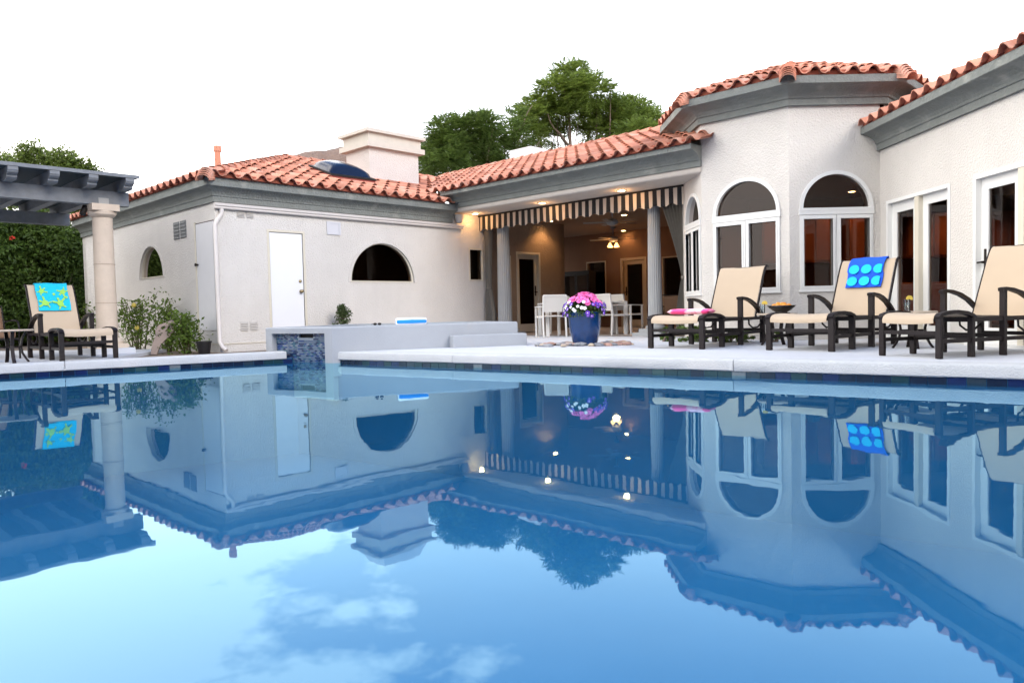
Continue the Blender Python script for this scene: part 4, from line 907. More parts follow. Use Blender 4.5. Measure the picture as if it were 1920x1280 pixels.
terry_t = mat('turquoise_terry', (0.005, 0.50, 0.74), 0.9, bump=0.5, bscale=220, bdist=0.004, space='obj'); lime = mat('lime_print', (0.30, 0.62, 0.10), 0.9)
def motifs(o):
    def turtle(z, u, s_, rot):
        for pts in (ell(0.05 * s_, 0.06 * s_), ell(0.02 * s_, 0.026 * s_, 12, 0, 0.085 * s_), [(0.03 * s_, 0.04 * s_), (0.10 * s_, 0.085 * s_), (0.11 * s_, 0.055 * s_), (0.05 * s_, 0.015 * s_)], [(-0.03 * s_, 0.04 * s_), (-0.10 * s_, 0.085 * s_), (-0.11 * s_, 0.055 * s_), (-0.05 * s_, 0.015 * s_)],
                    [(0.03 * s_, -0.04 * s_), (0.07 * s_, -0.09 * s_), (0.045 * s_, -0.095 * s_), (0.01 * s_, -0.055 * s_)], [(-0.03 * s_, -0.04 * s_), (-0.07 * s_, -0.09 * s_), (-0.045 * s_, -0.095 * s_), (-0.01 * s_, -0.055 * s_)]):
            mb = MB(); flat_shape(mb, pts, z, u, rot); mb.build('printed_motif', lime, o)
    turtle(0.86, 0.50, 1.0, 0.3); turtle(0.87, 0.265, 0.95, 1.2); turtle(1.05, 0.57, 0.8, 2.3); turtle(1.06, 0.235, 0.75, -0.8)
    for z, u in ((1.01, 0.42), (0.96, 0.61)):
        mb = MB(); flat_shape(mb, [((0.034 if i % 2 else 0.016) * cos(pi * i / 5), (0.034 if i % 2 else 0.016) * sin(pi * i / 5)) for i in range(10)], z, u); mb.build('printed_star', lime, o)
drape('draped_towel', terry_t, 3, 0.15, 0.66, 0.42, 'turquoise towel with lime turtles hung over the chaise back', motifs)
# rolled towel on the spa
rl = MB(); k = 40; vs_ = []
blue_st = node_pattern('striped_terry', (0.85, 0.88, 0.92), (0.01, 0.25, 0.78), (0, 0, 0), 0.4, 0.5, 'noise')
t_ = blue_st.node_tree; txn = [x for x in t_.nodes if x.type == 'TEX_NOISE' and x.outputs['Fac'].links and x.outputs['Fac'].links[0].to_node.type == 'VALTORGB'][0]
rpn = txn.outputs['Fac'].links[0].to_node; wv_ = t_.nodes.new('ShaderNodeTexWave'); wv_.bands_direction = 'X'; wv_.inputs['Scale'].default_value = 2.6; wv_.inputs['Phase Offset'].default_value = 1.2; t_.links.new(t_.nodes['Texture Coordinate'].outputs['Object'], wv_.inputs['Vector']); t_.links.new(wv_.outputs['Fac'], rpn.inputs['Fac'])
prof_ = [(0.0, -0.25), (0.035, -0.25), (0.055, -0.245), (0.060, -0.22), (0.061, 0.0), (0.059, 0.22), (0.054, 0.243), (0.035, 0.247), (0.03, 0.235), (0.022, 0.247), (0.0, 0.24)]
rl.lathe(prof_, 28); o = rl.build('rolled_towel', blue_st, smooth=True, angle=50)
dv = Vector((dW.x, dW.y, 0)); p_ = Vector(SB) + dW * 1.28 - nW * 0.17
o.matrix_world = Matrix.Translation((p_.x, p_.y, G + SH + 0.048)) @ dv.to_track_quat('Z', 'Y').to_matrix().to_4x4() @ Matrix.Diagonal((0.8, 1.0, 1, 1)); tag(o, 'rolled blue and white striped towel lying on the spa edge', 'towel')
# sunglasses on the spa edge
sg = empty('sunglasses', (*(Vector(SB) + dW * 0.72 - nW * 0.12), G + SH + 0.002), atan2(dW.y, dW.x), label='small dark sunglasses lying on the spa edge', cat='sunglasses')
for s_ in (-1, 1):
    mb = MB(); mb.add([(s_ * 0.035 + 0.03 * cos(2 * pi * i / 12), -0.01, 0.022 + 0.02 * sin(2 * pi * i / 12)) for i in range(12)] + [(s_ * 0.035 + 0.03 * cos(2 * pi * i / 12), -0.014, 0.022 + 0.02 * sin(2 * pi * i / 12)) for i in range(12)], [tuple(range(12)), tuple(range(12, 24))] + [(i, (i + 1) % 12, 12 + (i + 1) % 12, 12 + i) for i in range(12)]); mb.build('lens', iron, sg)
    mb = MB(); mb.tube([(s_ * 0.066, -0.01, 0.03), (s_ * 0.066, 0.09, 0.028), (s_ * 0.064, 0.12, 0.01)], 0.003, 6); mb.build('temple_arm', iron, sg)
# ================================================================== SIDE TABLES AND WHAT STANDS ON THEM
ttop = mat('table_top', (0.46, 0.38, 0.30), 0.5, var=0.05, vscale=12)
def side_table(x, y, label, r=0.27, h_=0.44, rz=0.0):
    t = empty('side_table', (x, y, G), rz, label=label, cat='table', group='round side tables between chaises')
    mb = MB(); mb.lathe([(0.0, h_ - 0.02), (r - 0.02, h_ - 0.02), (r, h_ - 0.012), (r, h_), (r - 0.01, h_ + 0.008), (0, h_ + 0.010)], 36); mb.build('table_top', ttop, t, smooth=True, angle=40)
    for i in range(4):
        a = pi / 4 + i * pi / 2; c, s_ = cos(a), sin(a)
        mb = MB(); mb.strip([(c * q, s_ * q, z) for q, z in ((0.20, h_ - 0.02), (0.155, 0.34), (0.135, 0.24), (0.15, 0.13), (0.19, 0.05), (0.225, 0.0))], 0.045, 0.022, (-s_, c, 0)); mb.build('leg', dark_metal, t)
    mb = MB(); mb.lathe([(0.14, 0.21), (0.15, 0.21), (0.15, 0.225), (0.14, 0.225), (0.14, 0.21)], 24); mb.build('ring_brace', dark_metal, t)
    return t
T1 = (3.83, 10.35); T2 = (5.02, 9.05); T3 = (-6.98, 10.62)
side_table(*T1, 'round tan side table holding a black bowl of oranges'); side_table(*T2, 'round tan side table with a lemon drink beside the dotted towel', rz=0.5); side_table(*T3, 'round tan side table at the left edge under the pergola', r=0.30, h_=0.46)
zt = G + 0.451
bw = MB(); bw.lathe([(0.0, 0.0), (0.075, 0.0), (0.08, 0.012), (0.12, 0.035), (0.165, 0.07), (0.195, 0.105), (0.188, 0.105), (0.155, 0.072), (0.11, 0.042), (0.0, 0.03)], 32)
BX, BY = T1[0] + 0.06, T1[1] - 0.02
tag(bw.build('fruit_bowl', mat('black_glaze', (0.008, 0.008, 0.009), 0.25), smooth=True, loc=(BX, BY, zt)), 'wide black bowl full of oranges on a side table', 'bowl')
orange_m = mat('orange_peel', (0.80, 0.30, 0.03), 0.5, bump=0.3, bscale=90, bdist=0.003, space='obj')
ob = MB(); ob.lathe([(0.0, -0.04)] + [(0.04 * cos(a), 0.04 * sin(a)) for a in [radians(q) for q in range(-75, 76, 15)]] + [(0, 0.04)], 14); oo = ob.build('orange', orange_m, smooth=True)
for i, (a, q, z) in enumerate([(a_, 0.105, 0.088) for a_ in range(0, 360, 45)] + [(20, 0.045, 0.108), (140, 0.045, 0.11), (260, 0.045, 0.108)]):
    c_ = oo if i == 0 else oo.copy()
    if i: COL.objects.link(c_)
    c_.location = (BX + q * cos(radians(a)), BY + q * sin(radians(a)), zt + z); tag(c_, 'orange in the black bowl on the side table', 'fruit', 'oranges in the bowl')
lemon = mat('lemon', (0.85, 0.62, 0.10), 0.5); ice = glassmat('ice', (0.90, 0.95, 0.98), 1.31)
def drink(x, y, z, label, h_=0.145):
    t = empty('drink_glass', (x, y, z), label=label, cat='glass', group='tall lemon drinks')
    mb = MB(); mb.lathe([(0.0, 0.0), (0.034, 0.0), (0.038, h_), (0.0355, h_), (0.032, 0.012), (0.0, 0.012)], 24); mb.build('tumbler', water_glass, t, smooth=True, angle=40)
    mb = MB(); mb.box(-0.018, 0.006, -0.016, 0.008, 0.045, 0.07); mb.build('ice_cube', ice, t); mb = MB(); mb.obox((-0.008, -0.01, 0.075), (0.024, 0.008, 0.0), (-0.008, 0.02, 0.004), (0.0, -0.004, 0.024)); mb.build('ice_cube', ice, t)
    mb = MB(); pts = [(0.04 * cos(radians(a)), 0.04 * sin(radians(a))) for a in range(-20, 205, 15)]; k = len(pts)
    mb.add([(0.032 + a, d_, h_ + 0.004 + b) for d_ in (-0.004, 0.004) for a, b in pts], [tuple(range(k)), tuple(k + j for j in range(k))] + [(j, (j + 1) % k, k + (j + 1) % k, k + j) for j in range(k)]); mb.build('lemon_slice', lemon, t)
drink(T2[0] - 0.11, T2[1] - 0.07, zt, 'tall clear glass with a lemon slice right of the dotted towel')
drink(T1[0] - 0.19, T1[1] + 0.03, zt, 'tall clear glass with a lemon slice left of the fruit bowl', 0.13)
# brown cushioned chair at the far left
cc = empty('patio_chair', (-8.05, 11.75, G), radians(50), label='brown cushioned patio chair with dark iron frame at the left edge', cat='chair')
mb = MB(); mb.box(-0.30, 0.30, -0.30, 0.28, 0.32, 0.45); mb.build('seat_cushion', brown_cush, cc, bevel=0.04)
mb = MB(); a_ = radians(14); mb.obox((-0.30, 0.24, 0.43), (0.60, 0, 0), (0, 0.11 * cos(a_), -0.11 * sin(a_)), (0, 0.42 * sin(a_), 0.42 * cos(a_))); mb.build('back_cushion', brown_cush, cc, bevel=0.045)
for u in (-0.33, 0.33):
    for v in (-0.30, 0.30): mb = MB(); mb.tube([(u, v, 0.0), (u, v, 0.34)], 0.014, 8); mb.build('leg', iron, cc)
    mb = MB(); mb.tube([(u, -0.30, 0.32), (u, -0.32, 0.50), (u, -0.27, 0.59), (u, 0.0, 0.60), (u, 0.33, 0.58)], 0.013, 8); mb.build('arm', iron, cc, smooth=True)
for v in (-0.30, 0.30): mb = MB(); mb.tube([(-0.33, v, 0.31), (0.33, v, 0.31)], 0.013, 8); mb.build('rail', iron, cc)
mb = MB(); mb.tube([(-0.33, 0.30, 0.31), (-0.33, 0.45, 0.84), (0.33, 0.45, 0.84), (0.33, 0.30, 0.31)], 0.013, 8); mb.build('back_frame', iron, cc)
# ================================================================== BLUE FLOWER POT
PX, PY = 1.30, 11.75
mb = MB(); pr = [(0.0, 0.0), (0.185, 0.0), (0.195, 0.02), (0.215, 0.10), (0.240, 0.22), (0.252, 0.33), (0.258, 0.45), (0.268, 0.49), (0.268, 0.505), (0.252, 0.51), (0.240, 0.49), (0.235, 0.44), (0.0, 0.44)]
tag(mb.lathe(pr, 48).build('flower_pot', pot_blue, smooth=True, angle=50, loc=(PX, PY, G + 0.02)), 'large glazed blue pot of petunias standing among river stones', 'pot')
pl_ = empty('petunia_plant', (PX, PY, G + 0.46), label='mounded petunias with pink, purple and white flowers in the blue pot', cat='plant')
rp2 = random.Random(21)
def leafquads(mb, pts, size, rr_, upb=0.3, asp=0.5):
    for p in pts:
        d = Vector((rr_.gauss(0, 1), rr_.gauss(0, 1), rr_.gauss(0, 1) + upb)).normalized(); s_ = size * rr_.uniform(0.6, 1.3)
        x = d.orthogonal().normalized(); x.rotate(Matrix.Rotation(rr_.uniform(0, 6.28), 3, d)); y = d.cross(x)
        p = Vector(p); mb.add([p - x * s_ * 0.5, p + y * s_ * asp * 0.5 + d * s_ * 0.06, p + x * s_ * 0.5, p - y * s_ * asp * 0.5 + d * s_ * 0.06], [(0, 1, 2, 3)])
mb = MB(); pts = []
for i in range(1500):
    a = rp2.uniform(0, 6.283); q = rp2.random() ** 0.5; z = rp2.random()
    R_ = 0.34 * (1 - 0.5 * z ** 2); pts.append((R_ * q * cos(a), R_ * q * sin(a), 0.05 + 0.27 * z * (1.15 - 0.5 * q) - (0.05 * rp2.random() if q > 0.85 and z < 0.3 else 0)))
for i in range(70):
    a = rp2.uniform(0, 6.283); pts.append((0.29 * cos(a) + rp2.gauss(0, .02), 0.29 * sin(a) + rp2.gauss(0, .02), 0.05 - rp2.random() * 0.07))
leafquads(mb, pts, 0.055, rp2); mb.build('foliage', leaf_pet, pl_, fix=False)
petal = {'pink': mat('pink_petal', (0.85, 0.16, 0.48), 0.7, obj_rand=0.25), 'violet': mat('violet_petal', (0.13, 0.035, 0.42), 0.7, obj_rand=0.35), 'white': mat('white_petal', (0.84, 0.84, 0.86), 0.7)}
throat = {'pink': mat('pink_throat', (0.55, 0.02, 0.18), 0.7), 'violet': mat('violet_throat', (0.70, 0.66, 0.80), 0.7), 'white': mat('white_throat', (0.75, 0.75, 0.5), 0.7)}
fl_me = {}
for c in petal:
    mb = MB(); n_ = 20; vs_ = [(0, 0, -0.018)] + [(0.011 * cos(2 * pi * i / n_), 0.011 * sin(2 * pi * i / n_), -0.004) for i in range(n_)]
    for i in range(n_): a = 2 * pi * i / n_; q = 0.038 * (0.86 + 0.16 * abs(cos(2.5 * a))); vs_.append((q * cos(a), q * sin(a), 0.004 + 0.004 * cos(5 * a)))
    mb.mi = 1; mb.add(vs_, [(0, 1 + i, 1 + (i + 1) % n_) for i in range(n_)]); o0 = len(mb.v) - len(vs_); mb.mi = 0
    for i in range(n_): mb.f.append((1 + i, 1 + n_ + i, 1 + n_ + (i + 1) % n_, 1 + (i + 1) % n_)); mb.m.append(0)
    o = mb.build('flower', [petal[c], throat[c]], smooth=True, fix=False); fl_me[c] = o.data; bpy.data.objects.remove(o)
def put_flower(c, a, el, R_, s_):
    d = Vector((cos(a) * cos(el), sin(a) * cos(el), sin(el))); p = Vector((d.x * R_, d.y * R_, 0.07 + d.z * 0.30)); d.z += 0.15
    q = d.normalized().to_track_quat('Z', 'Y').to_matrix().to_4x4(); o = inst('flower', fl_me[c], pl_, Matrix.Translation(p) @ q @ Matrix.Rotation(rp2.uniform(0, 6), 4, 'Z') @ Matrix.Scale(s_, 4))
for i in range(40): put_flower('pink', rp2.uniform(-2.9, 0.0), radians(rp2.uniform(18, 85)), 0.31, rp2.uniform(1.05, 1.5))
for i in range(20): put_flower('violet', rp2.uniform(-1.6, 0.35), radians(rp2.uniform(-14, 26)), 0.35, rp2.uniform(0.7, 1.0))
for i in range(12): put_flower('violet', rp2.uniform(-3.3, -2.3), radians(rp2.uniform(-20, 25)), 0.35, rp2.uniform(0.7, 1.0))
for i in range(11): put_flower('white', rp2.uniform(-2.7, -1.6), radians(rp2.uniform(0, 32)), 0.345, rp2.uniform(0.6, 0.85))
for i in range(10): put_flower('pink', rp2.uniform(0.3, 3.0), radians(rp2.uniform(30, 80)), 0.28, 1.1)
for i in range(5): put_flower('white', rp2.uniform(-0.6, 0.3), radians(rp2.uniform(0, 40)), 0.34, 0.8)
# river stones
cols = [(0.33, 0.27, 0.25), (0.42, 0.25, 0.20), (0.25, 0.26, 0.28), (0.45, 0.37, 0.28), (0.36, 0.22, 0.18), (0.18, 0.19, 0.22)]
stm = [mat('stone_%s' % nm, c, 0.6, var=0.15, vscale=14, space='obj') for nm, c in zip(('taupe', 'rose', 'grey', 'sand', 'rust', 'slate'), cols)]
smes = []
for m in stm:
    mb = MB(); mb.lathe([(0.0, -0.03)] + [(0.08 * cos(radians(q)), 0.032 * sin(radians(q))) for q in range(-70, 71, 20)] + [(0, 0.032)], 12); o = mb.build('river_stone', m, smooth=True)
    for v in o.data.vertices: v.co *= 1 + 0.12 * sin(v.co.x * 50 + len(smes)) + 0.08 * cos(v.co.y * 63)
    smes.append(o.data); bpy.data.objects.remove(o)
for i in range(62):
    a = rp2.uniform(0, 6.283); q = rp2.uniform(0.26, 0.78); x, y = PX + 0.02 + q * cos(a) * 0.98, PY + q * sin(a) * 0.62
    if hypot(x - PX, y - PY) < 0.23: continue
    o = bpy.data.objects.new('river_stone', rp2.choice(smes)); COL.objects.link(o)
    s_ = rp2.uniform(0.65, 1.25); o.location = (x, y, G + 0.014 + rp2.uniform(0, 0.012) * (q < 0.6)); o.rotation_euler = (rp2.uniform(-.15, .15), rp2.uniform(-.15, .15), rp2.uniform(0, 6)); o.scale = (s_, s_ * rp2.uniform(0.6, 0.9), s_ * 0.9)
    tag(o, 'smooth river stone scattered round the foot of the blue pot', 'stone', 'river stones round the pot')
# ================================================================== PATIO FURNITURE, AWNING, CURTAINS, FANS
wsling = mat('white_mesh_sling', (0.72, 0.70, 0.66), 0.8, space='obj', bump=0.2, bscale=200, bdist=0.002); wmetal = mat('white_powdercoat', (0.78, 0.77, 0.74), 0.4)
def make_dchair():
    r = empty('dining_chair', (0, 0, 0)); w_ = 0.25
    for s_ in (-1, 1):
        mb = MB(); mb.strip([(s_ * w_, -0.24, 0.0), (s_ * w_, -0.23, 0.62)], 0.03, 0.035, (1, 0, 0)); mb.build('leg', wmetal, r)
        mb = MB(); mb.strip([(s_ * w_, 0.27, 0.0), (s_ * w_, 0.24, 0.45), (s_ * w_, 0.31, 0.86)], 0.03, 0.035, (1, 0, 0)); mb.build('leg', wmetal, r)
        mb = MB(); mb.strip([(s_ * w_, -0.26, 0.63), (s_ * w_, 0.10, 0.64), (s_ * w_, 0.28, 0.63)], 0.04, 0.02, (1, 0, 0)); mb.build('armrest', wmetal, r)
        mb = MB(); mb.bar((s_ * w_, -0.23, 0.42), (s_ * w_, 0.25, 0.42), 0.025, 0.03); mb.build('seat_rail', wmetal, r)
    mb = MB(); mb.box(-w_ + .012, w_ - .012, -0.25, 0.24, 0.425, 0.445); mb.build('seat', wsling, r, bevel=0.008)
    mb = MB(); mb.obox((-w_ + .012, 0.235, 0.52), (2 * w_ - .024, 0, 0), (0, 0.012, 0), (0, 0.062, 0.35)); mb.build('backrest', wsling, r)
    mb = MB(); mb.bar((-w_, 0.305, 0.865), (w_, 0.305, 0.865), 0.035, 0.03); mb.build('top_rail', wmetal, r)
    return r
dc = make_dchair(); DG = 'white dining chairs on the patio'
for i, (x, y, a, lb) in enumerate(((1.02, 15.75, 195, 'white patio dining chair nearest the glazed door, back to the pool'), (1.45, 17.2, 20, 'white patio dining chair mostly hidden behind the petunias'), (2.42, 16.0, 118, 'white patio dining chair right of the blue pot, turned sideways'), (2.85, 17.0, 120, 'white patio dining chair farthest right at the table'))):
    c_ = dc if i == 0 else copy_tree(dc); c_.location = (x, y, G); c_.rotation_euler = (0, 0, radians(a)); tag(c_, lb, 'chair', DG)
tb = empty('dining_table', (1.75, 16.4, G), radians(8), label='white rectangular patio dining table behind the blue pot', cat='table')
mb = MB(); mb.box(-0.90, 0.90, -0.48, 0.48, 0.69, 0.72); mb.build('table_top', wmetal, tb, bevel=0.006)
for u in (-0.86, 0.86):
    for v in (-0.44, 0.44): mb = MB(); mb.box(u - .035, u + .035, v - .035, v + .035, 0, 0.69); mb.build('leg', wmetal, tb)
# second brown chair glimpsed behind the column
c2 = copy_tree(cc); c2.location = (4.15, 17.2, G); c2.rotation_euler = (0, 0, radians(150)); tag(c2, 'brown cushioned patio chair glimpsed behind the right patio column', 'chair')
# awning valance
am = mat('striped_canvas', (0.55, 0.49, 0.42), 0.9); t = am.node_tree; n = t.nodes; l = t.links
ge = n.new('ShaderNodeTexCoord'); sx = n.new('ShaderNodeSeparateXYZ'); l.new(ge.outputs['Object'], sx.inputs[0]); md = n.new('ShaderNodeMath'); md.operation = 'PINGPONG'; md.inputs[1].default_value = 0.092; l.new(sx.outputs['X'], md.inputs[0])
gt = n.new('ShaderNodeMath'); gt.operation = 'GREATER_THAN'; gt.inputs[1].default_value = 0.046; l.new(md.outputs[0], gt.inputs[0]); mx = n.new('ShaderNodeMix'); mx.data_type = 'RGBA'; mx.inputs['A'].default_value = (0.52, 0.46, 0.395, 1); mx.inputs['B'].default_value = (0.016, 0.017, 0.020, 1)
l.new(gt.outputs[0], mx.inputs['Factor']); l.new(mx.outputs['Result'], n['Principled BSDF'].inputs['Base Color'])
aw = empty('awning_valance', tuple(PM.P(0.86, 2.85, -0.845)), atan2(S2, -S2), label='black and cream striped awning valance with scalloped hem across the patio opening', cat='awning')
mb = MB(); LA = 5.98; nx = 420; vs_ = []; rr_ = random.Random(4)
for i in range(nx + 1):
    x = LA * i / nx; c = (x % 0.368) / 0.368
    hem = -0.365 + (0.0 if c < 0.44 else (0.016 if c < 0.50 or c > 0.94 else 0.016 + 0.024 * sin(pi * (c - 0.5) / 0.44) ** 0.6))
    y = 0.012 * sin(x * 2 * pi / 0.184) + 0.010 * sin(x * 2.3)
    for f in (0.0, 0.12, 0.5, 1.0): vs_.append((x, -y * (0.2 + 0.8 * f) , hem * f))
mb.add(vs_, [(i * 4 + j, (i + 1) * 4 + j, (i + 1) * 4 + j + 1, i * 4 + j + 1) for i in range(nx) for j in range(3)])
mb.build('valance', am, aw, fix=False)
mb = MB(); mb.tube([(0, 0.02, -0.02), (LA, 0.02, -0.02)], 0.018, 8); mb.build('rod', iron, aw)
# curtains
cm = mat('curtain_fabric', (0.19, 0.175, 0.15), 0.9, stretch=(1, 1, 1), var=0.04); cmd = mat('curtain_dark', (0.045, 0.042, 0.04), 0.9)
def curtain(base, wtop, lean, label, htop=2.55, tie=1.12):
    c_ = empty('curtain', (base.x, base.y, G), atan2(S2, -S2), label=label, cat='curtain', group='tied patio curtains')
    mb = MB(); nx, nz_ = 90, 34; vs_ = []
    for j in range(nz_ + 1):
        z = htop * (1 - j / nz_) + 0.02; f = (z - tie) / (htop - tie)
        wd = (0.09 + (wtop - 0.09) * max(0, f) ** 1.25) if f > 0 else 0.09 + 0.13 * min(1, -f * 2.2) ** 0.8
        for i in range(nx + 1):
            u = i / nx; vs_.append((lean * wd * u + (0.0), 0.085 * sin(u * 2 * pi * 6.5 + 0.3 * sin(z * 2)) * (0.45 + 0.55 * min(1, wd / wtop)), z))
    mb.mi = 0; q = nx + 1
    for j in range(nz_):
        pass
    mb.add(vs_, [(j * q + i, j * q + i + 1, (j + 1) * q + i + 1, (j + 1) * q + i) for j in range(nz_) for i in range(nx)])
    mb.build('drape', cm, c_, smooth=True, fix=False)
    mb = MB(); mb.lathe([(0.055, tie - 0.035), (0.066, tie), (0.055, tie + 0.035)], 18, (lean * 0.045, 0, 0)); mb.build('tie_back', cm, c_); mb = MB(); mb.lathe([(0.0, -0.03), (0.025, -0.02), (0.032, 0), (0.025, 0.02), (0, 0.03)], 10, (lean * 0.05, 0.06, tie)); mb.build('knot', cm, c_)
    return c_
curtain(PM.P(0.90, 0, -0.98), 0.50, 1, 'grey-brown patio curtain tied back beside the tower window')
curtain(PM.P(6.35, 0, -0.98), 0.16, -1, 'narrow patio curtain gathered beside the left fluted column', 2.5)
# ceiling fans
def fan(x, y, hub, rot, label, lit):
    f_ = empty('ceiling_fan', (x, y, G + 2.85), rot, label=label, cat='fan', group='patio ceiling fans'); d = hub - 2.85
    mb = MB(); mb.lathe([(0.0, 0.0), (0.07, 0.0), (0.06, -0.05), (0.015, -0.06), (0.015, d + 0.10), (0.06, d + 0.09), (0.13, d + 0.05), (0.14, d), (0.11, d - 0.05), (0.05, d - 0.07), (0, d - 0.07)], 24); mb.build('motor', col_grey, f_, smooth=True, angle=40)
    for i in range(5):
        a = 2 * pi * i / 5; c, s_ = cos(a), sin(a); mb = MB(); mb.obox((0.12 * c + 0.06 * s_, 0.12 * s_ - 0.06 * c, d - 0.005), (0.56 * c, 0.56 * s_, 0), (-0.12 * s_, 0.12 * c, 0.02), (0, 0, 0.008)); mb.build('blade', mat('fan_blade', (0.30, 0.27, 0.24), 0.6) if i == 0 else MATS['fan_blade'], f_, bevel=0.003)
    if lit:
        for i in range(4):
            a = 2 * pi * i / 4 + 0.4; mb = MB(); mb.lathe([(0.02, 0.03), (0.035, 0.0), (0.06, -0.05), (0.075, -0.075), (0.07, -0.08)], 14, (0.13 * cos(a), 0.13 * sin(a), d - 0.13)); mb.build('lamp_shade', shadeglow, f_, smooth=True)
            mb = MB(); mb.tube([(0.03 * cos(a), 0.03 * sin(a), d - 0.07), (0.13 * cos(a), 0.13 * sin(a), d - 0.10)], 0.01, 6); mb.build('lamp_arm', bronze, f_)
        lamp('fan_lamp', (x, y, G + hub - 0.30), 6, 0.1)
    return f_
fan(2.63, 17.5, 2.57, 0.5, 'grey ceiling fan without lamps near the patio opening', False); fan(3.17, 21.0, 2.50, 0.2, 'ceiling fan with glowing glass lamps deeper in the patio', True)
# dark glazed cabinet against the back wall
dcb = empty('display_cabinet', tuple(bk.P(8.1, 0, 0.35)), atan2(S2, -S2), label='dark glazed cabinet against the back wall of the patio', cat='cabinet')
mb = MB(); mb.box(-0.75, 0.75, -0.02, 0.28, 0, 0.62); mb.box(-0.75, 0.75, -0.04, 0.30, 1.62, 1.72); mb.box(-0.75, -0.70, 0, 0.28, 0.62, 1.62); mb.box(0.70, 0.75, 0, 0.28, 0.62, 1.62); mb.box(-0.75, 0.75, -0.02, 0.0, 0.62, 1.62); tag(mb.build('frame', iron, dcb))
for x0, x1 in ((-0.70, -0.24), (-0.23, 0.23), (0.24, 0.70)):
    mb = MB(); mb.box(x0, x1, 0.285, 0.30, 0.62, 0.66); mb.box(x0, x1, 0.285, 0.30, 1.58, 1.62); mb.box(x0, x0 + .04, 0.285, 0.30, 0.66, 1.58); mb.box(x1 - .04, x1, 0.285, 0.30, 0.66, 1.58); o = mb.build('cabinet_door', iron, dcb)
    mb = MB(); mb.poly((x0 + .04, 0.292, 0.66), (x1 - .04, 0.292, 0.66), (x1 - .04, 0.292, 1.58), (x0 + .04, 0.292, 1.58)); mb.build('pane', glass, o, fix=False)
# ================================================================== PLANTS
def branch_tube(mb, p, d, L, r0, r1, rr_, n_=5, bend=0.15):
    pts = [Vector(p)]; d = Vector(d).normalized()
    for i in range(n_):
        d = (d + Vector((rr_.gauss(0, bend), rr_.gauss(0, bend), rr_.gauss(0, bend) + 0.03))).normalized(); pts.append(pts[-1] + d * L / n_)
    mb.tube(pts, [r0 + (r1 - r0) * i / n_ for i in range(n_ + 1)], 6); return pts
def fronds(mb, c, rad, count, rr_, fl=0.55, leaf=0.15, pairs=6):
    """pinnate leaf sprays filling an ellipsoid clump"""
    for _ in range(count):
        v = Vector((rr_.gauss(0, 1), rr_.gauss(0, 1), rr_.gauss(0, 1))).normalized(); q = rr_.random() ** 0.38
        o = Vector((c[0] + v.x * rad[0] * q, c[1] + v.y * rad[1] * q, c[2] + v.z * rad[2] * q))
        d = (v * 0.8 + Vector((rr_.gauss(0, .5), rr_.gauss(0, .5), rr_.gauss(0.05, .35)))).normalized(); side = d.cross(Vector((0, 0, 1)))
        if side.length < 0.1: side = Vector((1, 0, 0))
        side.normalize(); up = side.cross(d); L = fl * rr_.uniform(0.6, 1.2)
        for i in range(pairs):
            f = (i + 0.5) / pairs; p = o + d * L * f - Vector((0, 0, 1)) * L * 0.28 * f * f; w_ = leaf * (0.55 + 0.9 * sin(pi * (0.15 + 0.8 * f))) * 0.8
            for s_ in (-1, 1):
                e = p + side * s_ * w_ + d * w_ * 0.5 - up * w_ * 0.25; m_ = (p + e) / 2; hw = d * w_ * 0.17
                mb.add([p, m_ + hw + up * 0.01, e, m_ - hw], [(0, 1, 2, 3)])
def tree(name, label, loc, stems, clumps, leafm, rr_, count=1.0, fl=0.55, leaf=0.15, group=None):
    t = empty(name, loc, label=label, cat='tree', group=group)
    mb = MB()
    for (dx, dy, h_, r0) in stems:
        tip = Vector((dx, dy, h_)); pts = [Vector((dx * 0.12 * rr_.uniform(.5, 1.5), dy * 0.12, 0))]
        for i in range(1, 7): f = i / 6; pts.append(Vector((dx * f ** 1.5 + rr_.gauss(0, .07), dy * f ** 1.5 + rr_.gauss(0, .07), h_ * f)))
        mb.tube(pts, [r0 * (1 - 0.75 * i / 6) for i in range(7)], 8)
        for k_ in range(5):
            a = rr_.uniform(0, 6.28); f = rr_.randint(3, 6); branch_tube(mb, pts[f], (cos(a), sin(a), 0.8), rr_.uniform(0.8, 1.9), r0 * 0.3, 0.012, rr_)
    for c, rad, k_ in clumps:
        for _ in range(2):
            b = min(stems, key=lambda s_: hypot(s_[0] - c[0], s_[1] - c[1])); p = Vector((b[0] * 0.7, b[1] * 0.7, b[2] * 0.78)); e = Vector(c) + Vector((rr_.gauss(0, .3), rr_.gauss(0, .3), rr_.gauss(0, .2)))
            mid = (p + e) / 2 + Vector((rr_.gauss(0, .15), rr_.gauss(0, .15), -0.1)); mb.tube([p, mid, e], [0.05, 0.032, 0.012], 5)
    mb.build('trunk', bark, t, smooth=True, fix=False)
    mb = MB()
    for c, rad, k_ in clumps: fronds(mb, c, rad, int(k_ * count), rr_, fl, leaf)
    mb.build('crown', leafm, t, fix=False); return t
rg = random.Random(31)
def at(px, py, Y):
    """rough world x,z for a photo position at depth Y (used to set sizes)"""
    return ((px - 960) / 1396 + 0.0122) * Y, CZ + (582 - 0.0234 * (px - 960) - py) / 1396 * Y
def clumpset(lst, Y, X0, z0, base_k):
    out = []
    for px, py, rx, rz in lst:
        x, z = at(px, py, Y); sx_, sz_ = rx / 1396 * Y, rz / 1396 * Y
        out.append(((x - X0, rg.gauss(0, 0.6), z - z0), (sx_ * 1.12, sx_ * 1.0, sz_ * 1.12), 19 * base_k * (rx * rz) / 900))
    return out
Y = 31.0; X0, _ = at(1085, 300, Y)
